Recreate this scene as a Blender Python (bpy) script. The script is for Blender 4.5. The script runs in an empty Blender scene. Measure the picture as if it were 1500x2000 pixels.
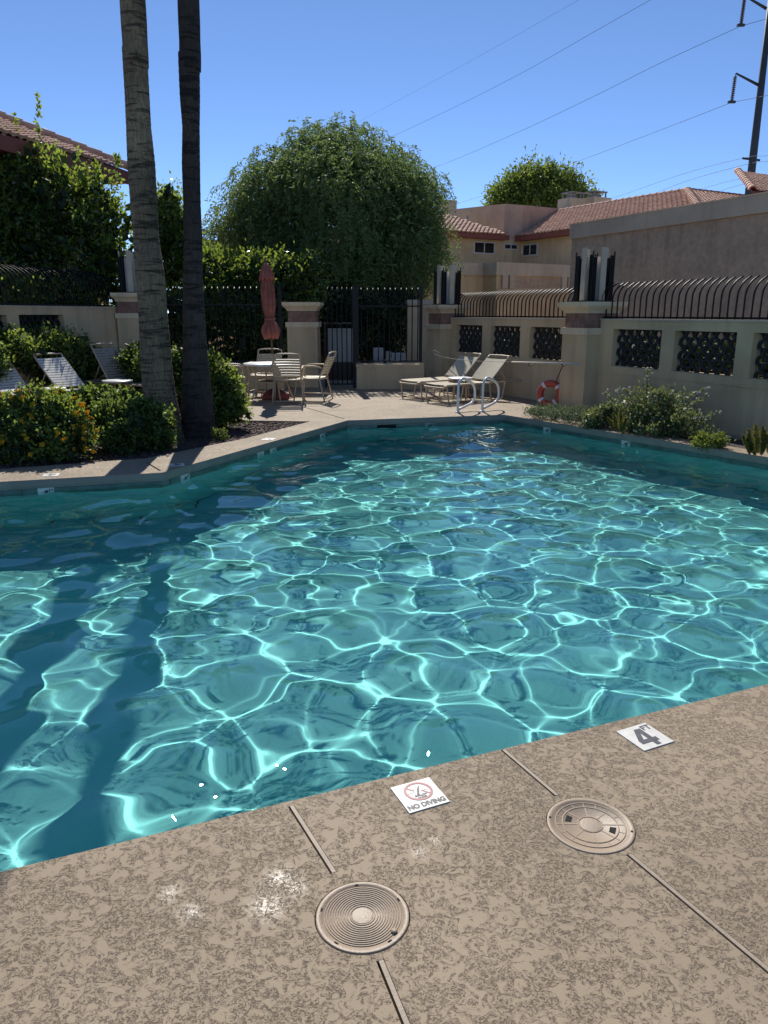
import bpy, bmesh, math, random
import numpy as np
from mathutils import Vector, Matrix
R = math.radians
S = bpy.context.scene
COL = S.collection

# ------------------------------------------------------------------ camera
CAM_H = 1.6
F_PX, Y_HOR = 1480.0, 612.0                      # focal length and horizon row of the 1500 x 2000 photograph
PITCH = math.atan((1000 - Y_HOR) / F_PX)
cd = bpy.data.cameras.new('camera')
cd.sensor_fit = 'VERTICAL'; cd.sensor_height = 24.0; cd.lens = 24.0 * F_PX / 2000
cd.clip_start = 0.05; cd.clip_end = 3000
cam = bpy.data.objects.new('camera', cd); COL.objects.link(cam)
cam.location = (0, 0, CAM_H); cam.rotation_euler = (math.pi / 2 - PITCH, 0, 0)
S.camera = cam

# ------------------------------------------------------------------ sky and sun
SUN_EL, SUN_AZ = R(42.0), R(-7.0)                # azimuth measured from +Y towards +X
w = bpy.data.worlds.new('World'); S.world = w; w.use_nodes = True
nt = w.node_tree
sky = nt.nodes.new('ShaderNodeTexSky'); sky.sky_type = 'NISHITA'; sky.sun_disc = False
sky.sun_elevation = SUN_EL; sky.sun_rotation = SUN_AZ
sky.altitude = 1500; sky.air_density = 0.6; sky.dust_density = 0.0; sky.ozone_density = 5.4
bg = nt.nodes['Background']; bg.inputs['Strength'].default_value = 0.15
nt.links.new(sky.outputs['Color'], bg.inputs['Color'])
sd = bpy.data.lights.new('sun', 'SUN'); sd.energy = 4.7; sd.angle = R(0.45); sd.color = (1.0, 0.955, 0.88)
so = bpy.data.objects.new('sun', sd); COL.objects.link(so)
sdir = Vector((math.sin(SUN_AZ) * math.cos(SUN_EL), math.cos(SUN_AZ) * math.cos(SUN_EL), math.sin(SUN_EL)))
so.rotation_euler = sdir.to_track_quat('Z', 'Y').to_euler(); so.location = (0, 0, 30)
sd.cycles.is_caustics_light = True               # sunlight is refracted through the pool water
S.view_settings.view_transform = 'Standard'; S.view_settings.look = 'None'
S.view_settings.exposure = 0.12; S.view_settings.gamma = 1.0; S.view_settings.use_curve_mapping = False
S.render.engine = 'CYCLES'
S.cycles.max_bounces = 8; S.cycles.transmission_bounces = 6; S.cycles.transparent_max_bounces = 8
S.cycles.use_denoising = True; S.cycles.sample_clamp_indirect = 10.0

# ------------------------------------------------------------------ pixel -> place
_c, _s = math.cos(PITCH), math.sin(PITCH)
def ray(px, py):
    v = 1000 - py
    return Vector((px - 750, F_PX * _c + v * _s, -F_PX * _s + v * _c))
def gp(px, py, z=0.0):                           # point of the horizontal plane z seen at a photograph pixel
    r = ray(px, py); return Vector((0, 0, CAM_H)) + r * ((z - CAM_H) / r.z)
def dp(px, py, Y):                               # point at depth Y
    r = ray(px, py); return Vector((0, 0, CAM_H)) + r * (Y / r.y)

# ------------------------------------------------------------------ helpers
rnd = random.Random(11)
rng = np.random.default_rng(7)
def tag(o, label=None, cat=None, group=None, kind=None):
    if label: o['label'] = label
    if cat: o['category'] = cat
    if group: o['group'] = group
    if kind: o['kind'] = kind
    return o
def thing(name, loc, label, cat, group=None, rz=0.0):
    o = bpy.data.objects.new(name, None); COL.objects.link(o)
    o.empty_display_size = 0.2
    o.location = loc; o.rotation_euler = (0, 0, rz)
    return tag(o, label, cat, group)
def children(o): return [c for c in bpy.data.objects if c.parent == o]
def copy_tree(o, loc, rz, label, group=None):
    r = o.copy(); COL.objects.link(r); r.location = loc; r.rotation_euler = (0, 0, rz); r['label'] = label
    if group: r['group'] = group
    for ch in children(o):
        c = ch.copy(); COL.objects.link(c); c.parent = r
        for g in children(ch):
            d = g.copy(); COL.objects.link(d); d.parent = c
    return r
def frame(origin, u):
    """axes: u along, n = left of u, z up"""
    u = Vector((u[0], u[1], 0)).normalized()
    n = Vector((-u.y, u.x, 0))
    return Matrix(((u.x, n.x, 0, origin[0]), (u.y, n.y, 0, origin[1]), (0, 0, 1, origin[2] if len(origin) > 2 else 0), (0, 0, 0, 1)))
def link_mesh(name, me, mat, parent=None, world=True, kind=None):
    if mat: me.materials.append(mat)
    o = bpy.data.objects.new(name, me); COL.objects.link(o)
    if parent:
        o.parent = parent
        if world and parent.type == 'EMPTY':
            o.matrix_parent_inverse = Matrix.Translation(-Vector(parent.location))
    if kind: o['kind'] = kind
    return o
class MB:
    def __init__(s, mx=None): s.v = []; s.f = []; s.m = mx or Matrix()
    def add(s, vs, fs):
        k = len(s.v); s.v += [tuple(s.m @ Vector(p)) for p in vs]; s.f += [tuple(i + k for i in f) for f in fs]; return s
    def box(s, x0, x1, y0, y1, z0, z1):
        vs = [(x0, y0, z0), (x1, y0, z0), (x1, y1, z0), (x0, y1, z0), (x0, y0, z1), (x1, y0, z1), (x1, y1, z1), (x0, y1, z1)]
        return s.add(vs, [(3, 2, 1, 0), (4, 5, 6, 7), (0, 1, 5, 4), (1, 2, 6, 5), (2, 3, 7, 6), (3, 0, 4, 7)])
    def prism(s, poly, z0, z1):
        n = len(poly)
        vs = [(p[0], p[1], z0) for p in poly] + [(p[0], p[1], z1) for p in poly]
        return s.add(vs, [tuple(reversed(range(n))), tuple(range(n, 2 * n))] + [(i, (i + 1) % n, n + (i + 1) % n, n + i) for i in range(n)])
    def tube(s, pts, r, n=6, closed=False, ry=None):
        P = [Vector(p) for p in pts]; N = len(P)
        rs = r if isinstance(r, (list, tuple)) else [r] * N
        T = []
        for i in range(N):
            a = P[(i - 1) % N] if (closed or i > 0) else P[i]
            b = P[(i + 1) % N] if (closed or i < N - 1) else P[i]
            T.append((b - a).normalized())
        x = T[0].orthogonal().normalized()
        vs = []
        for i in range(N):
            x = (x - T[i] * x.dot(T[i])).normalized(); y = T[i].cross(x)
            for j in range(n):
                a = 2 * math.pi * j / n + math.pi / n
                vs.append(P[i] + (x * math.cos(a) + y * math.sin(a)) * rs[i])
        fs = []
        for i in range(N if closed else N - 1):
            k = (i + 1) % N
            for j in range(n):
                fs.append((i * n + j, i * n + (j + 1) % n, k * n + (j + 1) % n, k * n + j))
        if not closed: fs += [tuple(reversed(range(n))), tuple(range((N - 1) * n, N * n))]
        return s.add(vs, fs)
    def lathe(s, prof, n=24, c=(0, 0, 0), fold=None):
        vs = []
        for i, (r, z) in enumerate(prof):
            for j in range(n):
                a = 2 * math.pi * j / n
                q = r * (fold(i, a) if fold else 1)
                vs.append((c[0] + q * math.cos(a), c[1] + q * math.sin(a), c[2] + z))
        fs = [(i * n + j, i * n + (j + 1) % n, (i + 1) * n + (j + 1) % n, (i + 1) * n + j) for i in range(len(prof) - 1) for j in range(n)]
        if prof[0][0] > 1e-4: fs.append(tuple(reversed(range(n))))
        if prof[-1][0] > 1e-4: fs.append(tuple(range((len(prof) - 1) * n, len(prof) * n)))
        return s.add(vs, fs)
    def mesh(s, name, smooth=False):
        me = bpy.data.meshes.new(name); me.from_pydata(s.v, [], s.f); me.update()
        if smooth:
            me.polygons.foreach_set('use_smooth', [len(p.vertices) <= 4 for p in me.polygons])
        return me
    def build(s, name, mat, parent=None, smooth=False, kind=None):
        return link_mesh(name, s.mesh(name, smooth), mat, parent, True, kind)
def np_mesh(name, V, F, mat, parent=None, kind=None, smooth=False):
    me = bpy.data.meshes.new(name); V = np.asarray(V, np.float32).reshape(-1, 3); F = np.asarray(F, np.int32); k = F.shape[1]
    me.vertices.add(len(V)); me.vertices.foreach_set('co', V.ravel())
    me.loops.add(F.size); me.loops.foreach_set('vertex_index', F.ravel())
    me.polygons.add(len(F)); me.polygons.foreach_set('loop_start', np.arange(0, F.size, k, dtype=np.int32))
    if smooth: me.polygons.foreach_set('use_smooth', np.ones(len(F), bool))
    me.update(calc_edges=True); me.validate()
    return link_mesh(name, me, mat, parent, True, kind)
def inside(px, py, P):
    c = np.zeros(np.shape(px), bool); j = len(P) - 1
    for i in range(len(P)):
        xi, yi = P[i][:2]; xj, yj = P[j][:2]
        c ^= ((yi > py) != (yj > py)) & (px < (xj - xi) * (py - yi) / (yj - yi + 1e-12) + xi); j = i
    return c
def fill(name, outer, holes, z, mat, skirt=0.0, kind=None):
    """flat sheet with holes; each hole gets side faces of depth skirt"""
    bm = bmesh.new(); es = []; loops = []
    for loop in [outer] + holes:
        vs = [bm.verts.new((p[0], p[1], z)) for p in loop]; loops.append(vs)
        es += [bm.edges.new((vs[i], vs[(i + 1) % len(vs)])) for i in range(len(vs))]
    bmesh.ops.triangle_fill(bm, edges=es, use_beauty=True)
    for f in bm.faces:
        f.normal_update()
        if f.normal.z < 0: f.normal_flip()
    if skirt:
        for vs in loops[1:]:
            lo = [bm.verts.new((v.co.x, v.co.y, z - skirt)) for v in vs]
            for i in range(len(vs)):
                j = (i + 1) % len(vs); bm.faces.new((vs[i], vs[j], lo[j], lo[i]))
    me = bpy.data.meshes.new(name); bm.to_mesh(me); bm.free()
    return link_mesh(name, me, mat, None, True, kind)

# ------------------------------------------------------------------ materials
def mat(name, col, rough=0.7, var=0.0, vscale=3.0, bump=0.0, bscale=60.0, col2=None, spec=0.5, metal=0.0, detail=5.0, bdist=0.01):
    m = bpy.data.materials.new(name); m.use_nodes = True; t = m.node_tree; b = t.nodes['Principled BSDF']
    b.inputs['Roughness'].default_value = rough; b.inputs['Specular IOR Level'].default_value = spec; b.inputs['Metallic'].default_value = metal
    g = t.nodes.new('ShaderNodeNewGeometry')
    if var > 0 or col2:
        n = t.nodes.new('ShaderNodeTexNoise'); n.inputs['Scale'].default_value = vscale; n.inputs['Detail'].default_value = detail
        t.links.new(g.outputs['Position'], n.inputs['Vector'])
        mx = t.nodes.new('ShaderNodeMix'); mx.data_type = 'RGBA'
        c2 = col2 or tuple(c * (1 - var) for c in col); c1 = col if col2 else tuple(min(1, c * (1 + var)) for c in col)
        mx.inputs[6].default_value = (*c1, 1); mx.inputs[7].default_value = (*c2, 1)
        r = t.nodes.new('ShaderNodeMapRange'); r.inputs['From Min'].default_value = .32; r.inputs['From Max'].default_value = .68
        t.links.new(n.outputs['Fac'], r.inputs['Value']); t.links.new(r.outputs['Result'], mx.inputs[0])
        t.links.new(mx.outputs[2], b.inputs['Base Color'])
    else: b.inputs['Base Color'].default_value = (*col, 1)
    if bump > 0:
        n2 = t.nodes.new('ShaderNodeTexNoise'); n2.inputs['Scale'].default_value = bscale; n2.inputs['Detail'].default_value = 4
        t.links.new(g.outputs['Position'], n2.inputs['Vector'])
        bp = t.nodes.new('ShaderNodeBump'); bp.inputs['Strength'].default_value = bump; bp.inputs['Distance'].default_value = bdist
        t.links.new(n2.outputs['Fac'], bp.inputs['Height']); t.links.new(bp.outputs['Normal'], b.inputs['Normal'])
    return m
def weather(m, amt=.16):                          # rain streaks and patchy repainting over a stucco colour
    t = m.node_tree; b = t.nodes['Principled BSDF']; src = b.inputs['Base Color'].links[0].from_socket; g = t.nodes.new('ShaderNodeNewGeometry'); last = src
    for sc, v, lo, hi, k in ((1.0, (5, 5, .45), .50, .74, amt), (1.0, (.9, .9, 1.3), .44, .62, amt * .7), (1.0, (130, 130, 130), .35, .65, amt * .6)):
        mp = t.nodes.new('ShaderNodeMapping'); mp.inputs['Scale'].default_value = v; t.links.new(g.outputs['Position'], mp.inputs['Vector'])
        n = t.nodes.new('ShaderNodeTexNoise'); n.inputs['Scale'].default_value = sc; n.inputs['Detail'].default_value = 6; t.links.new(mp.outputs[0], n.inputs['Vector'])
        r = t.nodes.new('ShaderNodeMapRange'); r.inputs['From Min'].default_value = lo; r.inputs['From Max'].default_value = hi; r.inputs['To Min'].default_value = 1 + k * .3; r.inputs['To Max'].default_value = 1 - k; t.links.new(n.outputs['Fac'], r.inputs['Value'])
        x = t.nodes.new('ShaderNodeMix'); x.data_type = 'RGBA'; x.blend_type = 'MULTIPLY'; x.inputs[0].default_value = 1; t.links.new(last, x.inputs[6]); t.links.new(r.outputs[0], x.inputs[7]); last = x.outputs[2]
    t.links.new(last, b.inputs['Base Color'])
def leafmat(name, col, col2, rough=0.45, trans=0.35, vscale=1.5, spec=0.5, tcol=None):
    m = mat(name, col, rough, col2=col2, vscale=vscale, spec=spec); t = m.node_tree; b = t.nodes['Principled BSDF']
    out = t.nodes['Material Output']
    tr = t.nodes.new('ShaderNodeBsdfTranslucent'); ms = t.nodes.new('ShaderNodeMixShader'); ms.inputs[0].default_value = trans
    tr.inputs['Color'].default_value = (*(tcol or (col[0] * 1.6, col[1] * 1.8, col[2] * 0.8)), 1)
    t.links.new(b.outputs[0], ms.inputs[1]); t.links.new(tr.outputs[0], ms.inputs[2]); t.links.new(ms.outputs[0], out.inputs['Surface'])
    return m
M = {}
M['stucco'] = mat('stucco', (.62, .46, .265), .9, .07, 1.3, .5, 90, bdist=.008)
M['stucco_grey'] = mat('stucco_grey', (.52, .385, .262), .92, .13, 9, .8, 45, bdist=.03)
M['stucco_band'] = mat('stucco_band', (.56, .46, .33), .9, .05, 1.3, .4, 60)
M['stucco_trim'] = mat('stucco_trim', (.58, .44, .29), .9, .05, 2, .3, 90)
M['mauve'] = mat('mauve_stucco', (.46, .335, .24), .92, .06, .8, .5, 30, bdist=.02)
M['cap'] = mat('cream_cap', (.74, .58, .37), .8, .06, 4, .25, 60)
M['brick'] = mat('mauve_brick', (.27, .145, .10), .85, .3, 7, .5, 80)
M['mortar'] = mat('mortar', (.22, .15, .11), .95, .1, 20, .3, 100)
M['iron'] = mat('black_iron', (.010, .008, .007), .5, .25, 30, spec=.3)
M['block'] = mat('dark_block', (.040, .036, .034), .9, .15, 12, .3, 70)
M['white'] = mat('white_enamel', (.74, .74, .71), .35, .05, 6)
M['board'] = mat('white_board', (.52, .44, .32), .6, .08, 5)
M['strap'] = mat('vinyl_strap', (.55, .47, .31), .42, .05, 9)
M['strap_white'] = mat('white_strap', (.66, .63, .56), .42, .05, 9)
M['strap_brown'] = mat('brown_strap', (.17, .12, .10), .42, .05, 9)
M['strap_shaded'] = mat('shaded_strap', (.36, .30, .23), .42, .05, 9)  # darker strap copy with shade put into its colour
M['chairframe'] = mat('tan_tube', (.55, .42, .27), .38, .06, 9)
M['tabletop'] = mat('table_top', (.72, .72, .70), .35, .05, 6)
M['canvas'] = mat('terracotta_canvas', (.33, .105, .075), .9, .22, 7, .4, 160, bdist=.004)
M['terracotta'] = mat('terracotta_base', (.24, .05, .035), .6, .15, 9)
M['orange'] = mat('ring_orange', (.52, .075, .035), .5, .12, 9)
M['rope'] = mat('rope', (.55, .53, .48), .8)
M['darkrope'] = mat('dark_rope', (.06, .03, .03), .8)
M['fascia'] = mat('red_fascia', (.23, .062, .040), .7, .12, 3)
M['rooftile'] = mat('clay_tile', (.62, .37, .25), .8, vscale=2.3, col2=(.42, .22, .15), detail=6, bump=.3, bscale=50)
M['glass'] = mat('window_glass', (.012, .016, .022), .05, spec=.6)
M['winframe'] = mat('window_frame', (.6, .58, .53), .5)
M['steel'] = mat('steel_pole', (.035, .045, .052), .55, .1, 1)
M['wire'] = mat('wire', (.03, .035, .045), .5)
M['insul'] = mat('insulator', (.05, .035, .05), .3)
M['lid'] = mat('lid_plastic', (.35, .265, .180), .5, .08, 14, .15, 160)
M['dark'] = mat('dark_hole', (.012, .011, .010), .9)
M['strip'] = mat('joint_strip', (.33, .26, .185), .6, .12, 25, .2, 150)
M['tilewhite'] = mat('marker_white', (.70, .68, .61), .45, .09, 30, .12, 140)
M['ink'] = mat('marker_ink', (.05, .055, .065), .55, .3, 60)
M['red'] = mat('marker_red', (.33, .075, .085), .5, .15, 60)
M['poolgreen'] = mat('pool_tile', (.10, .16, .135), .3, .25, 9)
M['grout'] = mat('grout', (.20, .22, .19), .8)
M['plaster'] = mat('pool_plaster', (.20, .57, .54), .7, vscale=1.2, col2=(.165, .49, .47), detail=9, bump=.15, bscale=130)
M['coping'] = mat('coping_face', (.30, .255, .20), .75, .1, 5, .3, 70)
M['soil'] = mat('bed_soil', (.055, .038, .032), .95, .3, 15, .8, 40, bdist=.02)
M['ground'] = mat('dry_ground', (.26, .21, .155), .95, .2, .4, .3, 20)
M['chip'] = mat('mulch_chip', (.13, .075, .06), .9, col2=(.05, .03, .026), vscale=25)
M['bark'] = mat('bark', (.09, .065, .045), .95, .25, 9, .6, 30)
M['concrete'] = mat('pale_block', (.50, .47, .42), .9, .08, 6, .2, 60)
M['cabinet'] = mat('cabinet_paint', (.56, .50, .40), .6, .04, 3)
M['greycap'] = mat('flue_metal', (.25, .24, .23), .5, .1, 6)

for k_ in ('stucco', 'stucco_grey', 'stucco_band', 'stucco_trim', 'mauve', 'cap'): weather(M[k_])
def deck_material():
    """trowelled cool-deck coating: smooth pale islands knocked down over a rougher ground, crevice shade put into the colour"""
    m = bpy.data.materials.new('deck_coating'); m.use_nodes = True; t = m.node_tree; b = t.nodes['Principled BSDF']
    N = lambda k: t.nodes.new(k); L = t.links.new
    g = N('ShaderNodeNewGeometry')
    big = N('ShaderNodeTexNoise'); big.inputs['Scale'].default_value = 3.2; big.inputs['Detail'].default_value = 2
    n = N('ShaderNodeTexNoise'); n.inputs['Scale'].default_value = 27.0; n.inputs['Detail'].default_value = 7.0; n.inputs['Roughness'].default_value = .68; n.inputs['Distortion'].default_value = 1.1
    fine = N('ShaderNodeTexNoise'); fine.inputs['Scale'].default_value = 230.0; fine.inputs['Detail'].default_value = 3
    tone = N('ShaderNodeTexNoise'); tone.inputs['Scale'].default_value = .9; tone.inputs['Detail'].default_value = 4
    for x in (big, n, fine, tone): L(g.outputs['Position'], x.inputs['Vector'])
    add = N('ShaderNodeMath'); add.operation = 'MULTIPLY_ADD'; add.inputs[1].default_value = .26; L(big.outputs['Fac'], add.inputs[0]); L(n.outputs['Fac'], add.inputs[2])
    isl = N('ShaderNodeMapRange'); isl.interpolation_type = 'SMOOTHSTEP'; isl.inputs['From Min'].default_value = .606; isl.inputs['From Max'].default_value = .650; L(add.outputs[0], isl.inputs['Value'])
    cre = N('ShaderNodeTexNoise'); cre.inputs['Scale'].default_value = 105.0; cre.inputs['Detail'].default_value = 5; cre.inputs['Roughness'].default_value = .7; cre.inputs['Distortion'].default_value = 1.2; L(g.outputs['Position'], cre.inputs['Vector'])
    pit = N('ShaderNodeMapRange'); pit.inputs['From Min'].default_value = .385; pit.inputs['From Max'].default_value = .50; L(cre.outputs['Fac'], pit.inputs['Value'])
    # crevices only between the islands: max(island, pit)
    hgt = N('ShaderNodeMath'); hgt.operation = 'MAXIMUM'; L(isl.outputs[0], hgt.inputs[0])
    ph = N('ShaderNodeMath'); ph.operation = 'MULTIPLY'; ph.inputs[1].default_value = .81; L(pit.outputs[0], ph.inputs[0]); L(ph.outputs[0], hgt.inputs[1])
    ramp = N('ShaderNodeValToRGB'); e = ramp.color_ramp.elements
    e[0].position = .05; e[0].color = (.235, .178, .120, 1); e[1].position = .95; e[1].color = (.352, .270, .180, 1)  # dark end is the shade in the crevices, put into the colour
    e2 = ramp.color_ramp.elements.new(.55); e2.color = (.310, .239, .160, 1); L(hgt.outputs[0], ramp.inputs['Fac'])
    d = ramp
    tr = N('ShaderNodeMapRange'); tr.inputs['From Min'].default_value = .3; tr.inputs['From Max'].default_value = .7; tr.inputs['To Min'].default_value = .84; tr.inputs['To Max'].default_value = 1.08; L(tone.outputs['Fac'], tr.inputs['Value'])
    f = N('ShaderNodeMix'); f.data_type = 'RGBA'; f.blend_type = 'MULTIPLY'; f.inputs[0].default_value = 1; L(d.outputs['Color'], f.inputs[6]); L(tr.outputs[0], f.inputs[7])
    L(f.outputs[2], b.inputs['Base Color'])
    # damp splashes dry shiny: lower roughness in a few noisy spots near the skimmer
    wn = N('ShaderNodeTexNoise'); wn.inputs['Scale'].default_value = 150.0; wn.inputs['Detail'].default_value = 4.0; wn.inputs['Roughness'].default_value = .75; L(g.outputs['Position'], wn.inputs['Vector'])
    acc = None
    for (px, py, rad) in ((522, 1770, .15), (545, 1715, .13), (375, 1780, .10), (330, 1745, .09), (575, 1735, .10), (820, 1665, .07), (850, 1640, .05)):
        p = gp(px, py)
        vm = N('ShaderNodeVectorMath'); vm.operation = 'DISTANCE'; vm.inputs[1].default_value = p; L(g.outputs['Position'], vm.inputs[0])
        mr = N('ShaderNodeMapRange'); mr.inputs['From Min'].default_value = rad; mr.inputs['From Max'].default_value = 0; L(vm.outputs['Value'], mr.inputs['Value'])
        if acc is None: acc = mr.outputs[0]
        else:
            a = N('ShaderNodeMath'); a.operation = 'MAXIMUM'; L(acc, a.inputs[0]); L(mr.outputs[0], a.inputs[1]); acc = a.outputs[0]
    a = N('ShaderNodeMath'); a.operation = 'MULTIPLY_ADD'; a.inputs[1].default_value = .62; L(acc, a.inputs[0]); L(wn.outputs['Fac'], a.inputs[2])
    wet = N('ShaderNodeMapRange'); wet.inputs['From Min'].default_value = .80; wet.inputs['From Max'].default_value = 1.25; L(a.outputs[0], wet.inputs['Value'])
    rg = N('ShaderNodeMapRange'); rg.inputs['To Min'].default_value = .72; rg.inputs['To Max'].default_value = .27; L(wet.outputs[0], rg.inputs['Value']); L(rg.outputs[0], b.inputs['Roughness'])
    sp = N('ShaderNodeMapRange'); sp.inputs['To Min'].default_value = .35; sp.inputs['To Max'].default_value = .6; L(wet.outputs[0], sp.inputs['Value']); L(sp.outputs[0], b.inputs['Specular IOR Level'])
    h = N('ShaderNodeMath'); h.operation = 'MULTIPLY_ADD'; h.inputs[1].default_value = .22; L(fine.outputs['Fac'], h.inputs[0]); L(hgt.outputs[0], h.inputs[2])
    bp = N('ShaderNodeBump'); bp.inputs['Strength'].default_value = .85; bp.inputs['Distance'].default_value = .0036; L(h.outputs[0], bp.inputs['Height']); L(bp.outputs[0], b.inputs['Normal'])
    return m
M['deck'] = deck_material()
def palm_material(name, col, col2):
    m = bpy.data.materials.new(name); m.use_nodes = True; t = m.node_tree; b = t.nodes['Principled BSDF']; b.inputs['Roughness'].default_value = .9
    N = lambda k: t.nodes.new(k); L = t.links.new
    g = N('ShaderNodeNewGeometry')
    def tex(sc, det, v):
        mp = N('ShaderNodeMapping'); mp.inputs['Scale'].default_value = v; L(g.outputs['Position'], mp.inputs['Vector'])
        n = N('ShaderNodeTexNoise'); n.inputs['Scale'].default_value = sc; n.inputs['Detail'].default_value = det; L(mp.outputs[0], n.inputs['Vector']); return n
    ver = tex(46, 4, (1, 1, .22)); rings = tex(1.0, 6, (2.6, 2.6, 21)); rings.inputs['Roughness'].default_value = .62; rings.inputs['Distortion'].default_value = .5; blot = tex(1.3, 8, (1, 1, .55))
    c = N('ShaderNodeMix'); c.data_type = 'RGBA'; c.inputs[6].default_value = (*col, 1); c.inputs[7].default_value = (*col2, 1)
    r = N('ShaderNodeMapRange'); r.inputs['From Min'].default_value = .38; r.inputs['From Max'].default_value = .66; L(blot.outputs['Fac'], r.inputs['Value']); L(r.outputs[0], c.inputs[0])
    k = N('ShaderNodeMapRange'); k.inputs['From Min'].default_value = .35; k.inputs['From Max'].default_value = .62; k.inputs['To Min'].default_value = .66; k.inputs['To Max'].default_value = 1.12; L(ver.outputs['Fac'], k.inputs['Value'])
    k2 = N('ShaderNodeMapRange'); k2.inputs['From Min'].default_value = .36; k2.inputs['From Max'].default_value = .46; k2.inputs['To Min'].default_value = .30; k2.inputs['To Max'].default_value = 1; L(rings.outputs['Fac'], k2.inputs['Value'])
    mm = N('ShaderNodeMath'); mm.operation = 'MULTIPLY'; L(k.outputs[0], mm.inputs[0]); L(k2.outputs[0], mm.inputs[1])
    d = N('ShaderNodeMix'); d.data_type = 'RGBA'; d.blend_type = 'MULTIPLY'; d.inputs[0].default_value = 1; L(c.outputs[2], d.inputs[6]); L(mm.outputs[0], d.inputs[7]); L(d.outputs[2], b.inputs['Base Color'])
    h = N('ShaderNodeMath'); h.operation = 'ADD'; L(ver.outputs['Fac'], h.inputs[0]); L(k2.outputs[0], h.inputs[1])
    bp = N('ShaderNodeBump'); bp.inputs['Strength'].default_value = .9; bp.inputs['Distance'].default_value = .035; L(h.outputs[0], bp.inputs['Height']); L(bp.outputs[0], b.inputs['Normal'])
    return m
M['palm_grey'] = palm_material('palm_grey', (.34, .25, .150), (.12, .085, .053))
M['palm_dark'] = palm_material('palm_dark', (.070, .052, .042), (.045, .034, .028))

# ------------------------------------------------------------------ pool, water, deck
WZ = -0.125                                       # water level under the coping
BOT = -1.35
pool = [(-5.6, .06), (5.0, 4.38), (5.75, 6.0)] + [tuple(gp(*q)[:2]) for q in ((1500, 893), (984, 810), (679, 821), (350, 914), (317, 923), (0, 941))] + [(-7.2, 6.4)]
# near rim exactly on the photographed line
e0, e1 = gp(0, 1703), gp(1500, 1336)
ed = (e1 - e0).normalized()
pool[0] = tuple((e0 - ed * 4.9)[:2]); pool[1] = tuple((e1 + ed * 3.6)[:2])
en = Vector((ed.y, -ed.x, 0))                     # from the rim towards the camera
def rect(p, q, hw):
    p = Vector((p[0], p[1], 0)); q = Vector((q[0], q[1], 0)); d = (q - p).normalized(); n = Vector((-d.y, d.x, 0)) * hw
    return [tuple((p + n)[:2]), tuple((p - n)[:2]), tuple((q - n)[:2]), tuple((q + n)[:2])]
def circle(c, r, n=48): return [(c[0] + r * math.cos(2 * math.pi * i / n), c[1] + r * math.sin(2 * math.pi * i / n)) for i in range(n)]
LID1, LID1R = gp(708, 1789), .128
LID2, LID2R = gp(1153, 1611), .138
ja, jb = gp(566, 1572), gp(653, 1706)
j1d = (jb - ja).normalized()
joint_lines = [(gp(568, 1574), gp(652, 1705)), (gp(742, 1875), gp(742, 1875) + (gp(793, 2000) - gp(742, 1875)).normalized() * 1.6),
               (gp(982, 1464), gp(1088, 1554)), (gp(1228, 1668), gp(1228, 1668) + (gp(1500, 1895) - gp(1228, 1668)).normalized() * 2.2)]
left_bed = [tuple(gp(*q)[:2]) for q in ((0, 916), (285, 895), (480, 856), (606, 823), (480, 821), (300, 818))] + [(-9.0, 11.8), (-9.0, 7.3)]
rc0, rc1 = Vector((*pool[4], 0)), Vector((*pool[3], 0))          # far corner and right-hand rim
rd = (rc1 - rc0).normalized(); rn = Vector((-rd.y, rd.x, 0))       # rn points away from the water
if rn.x < 0: rn = -rn
right_bed = [tuple((rc0 + rd * a + rn * b)[:2]) for a, b in ((.15, .40), (4.15, .30), (4.05, .95), (1.1, 1.12), (.3, .80))]
slits = [rect(a, b, .0105) for a, b in joint_lines] + [rect(gp(*a), gp(*b), .011) for a, b in (((560, 785), (672, 818)), ((286, 903), (313, 919.5)))]
deck = fill('pool_deck', [(-16, -4), (16, -4), (16, 19), (-16, 19)],
            [pool, left_bed, right_bed, circle(LID1, LID1R + .0035, 72), circle(LID2, LID2R + .0025, 72)] + slits, 0.0, M['deck'], .04, 'structure')
ground = fill('ground', [(-1500, -1500), (1500, -1500), (1500, 1500), (-1500, 1500)],
              [[(-9.5, -1), (7.5, -1), (7.5, 12.5), (-9.5, 12.5)]], -.06, M['ground'], 0, 'structure')
for i, (a, b) in enumerate(joint_lines):
    d = (b - a); L_ = d.length
    m = MB(frame((a.x, a.y, 0), d)); m.box(.002, L_ - .002, -.0040, .0085, -.04, .0008); m.build('joint_strip', M['strip'], deck)
    m = MB(frame((a.x, a.y, 0), d)); m.box(0, L_, -.0104, .0104, -.045, -.038); m.build('joint_bed', M['dark'], deck)
bed = MB(); bed.prism([(p[0], p[1]) for p in left_bed], -.2, -.03); bed.build('planter_bed', M['soil'], None, kind='structure')
bed = MB(); bed.prism([(p[0], p[1]) for p in right_bed], -.2, -.02); bed.build('planter_bed', M['soil'], None, kind='structure')

# coping face, waterline tiles, shell
basin = fill('pool', pool, [], BOT, M['plaster'], 0, 'structure')
def loop_wall(name, z0, z1, off, m, parent=None, kind=None):
    n = len(pool); vs = []; c = Vector((0, 6, 0))
    P = offset_poly(pool, off)
    mb = MB(); mb.add([(p[0], p[1], z1) for p in P] + [(p[0], p[1], z0) for p in P], [(i, (i + 1) % n, n + (i + 1) % n, n + i) for i in range(n)])
    return mb.build(name, m, parent, kind=kind)
def offset_poly(P, d):                            # d > 0 grows (polygon is counter-clockwise)
    n = len(P); out = []
    for i in range(n):
        a, b, c = Vector(P[i - 1]), Vector(P[i]), Vector(P[(i + 1) % n])
        n1 = Vector(((b - a).y, -(b - a).x)).normalized(); n2 = Vector(((c - b).y, -(c - b).x)).normalized()
        k = (n1 + n2) / (1 + n1.dot(n2)); out.append(tuple(b + k * d))
    return out
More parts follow.
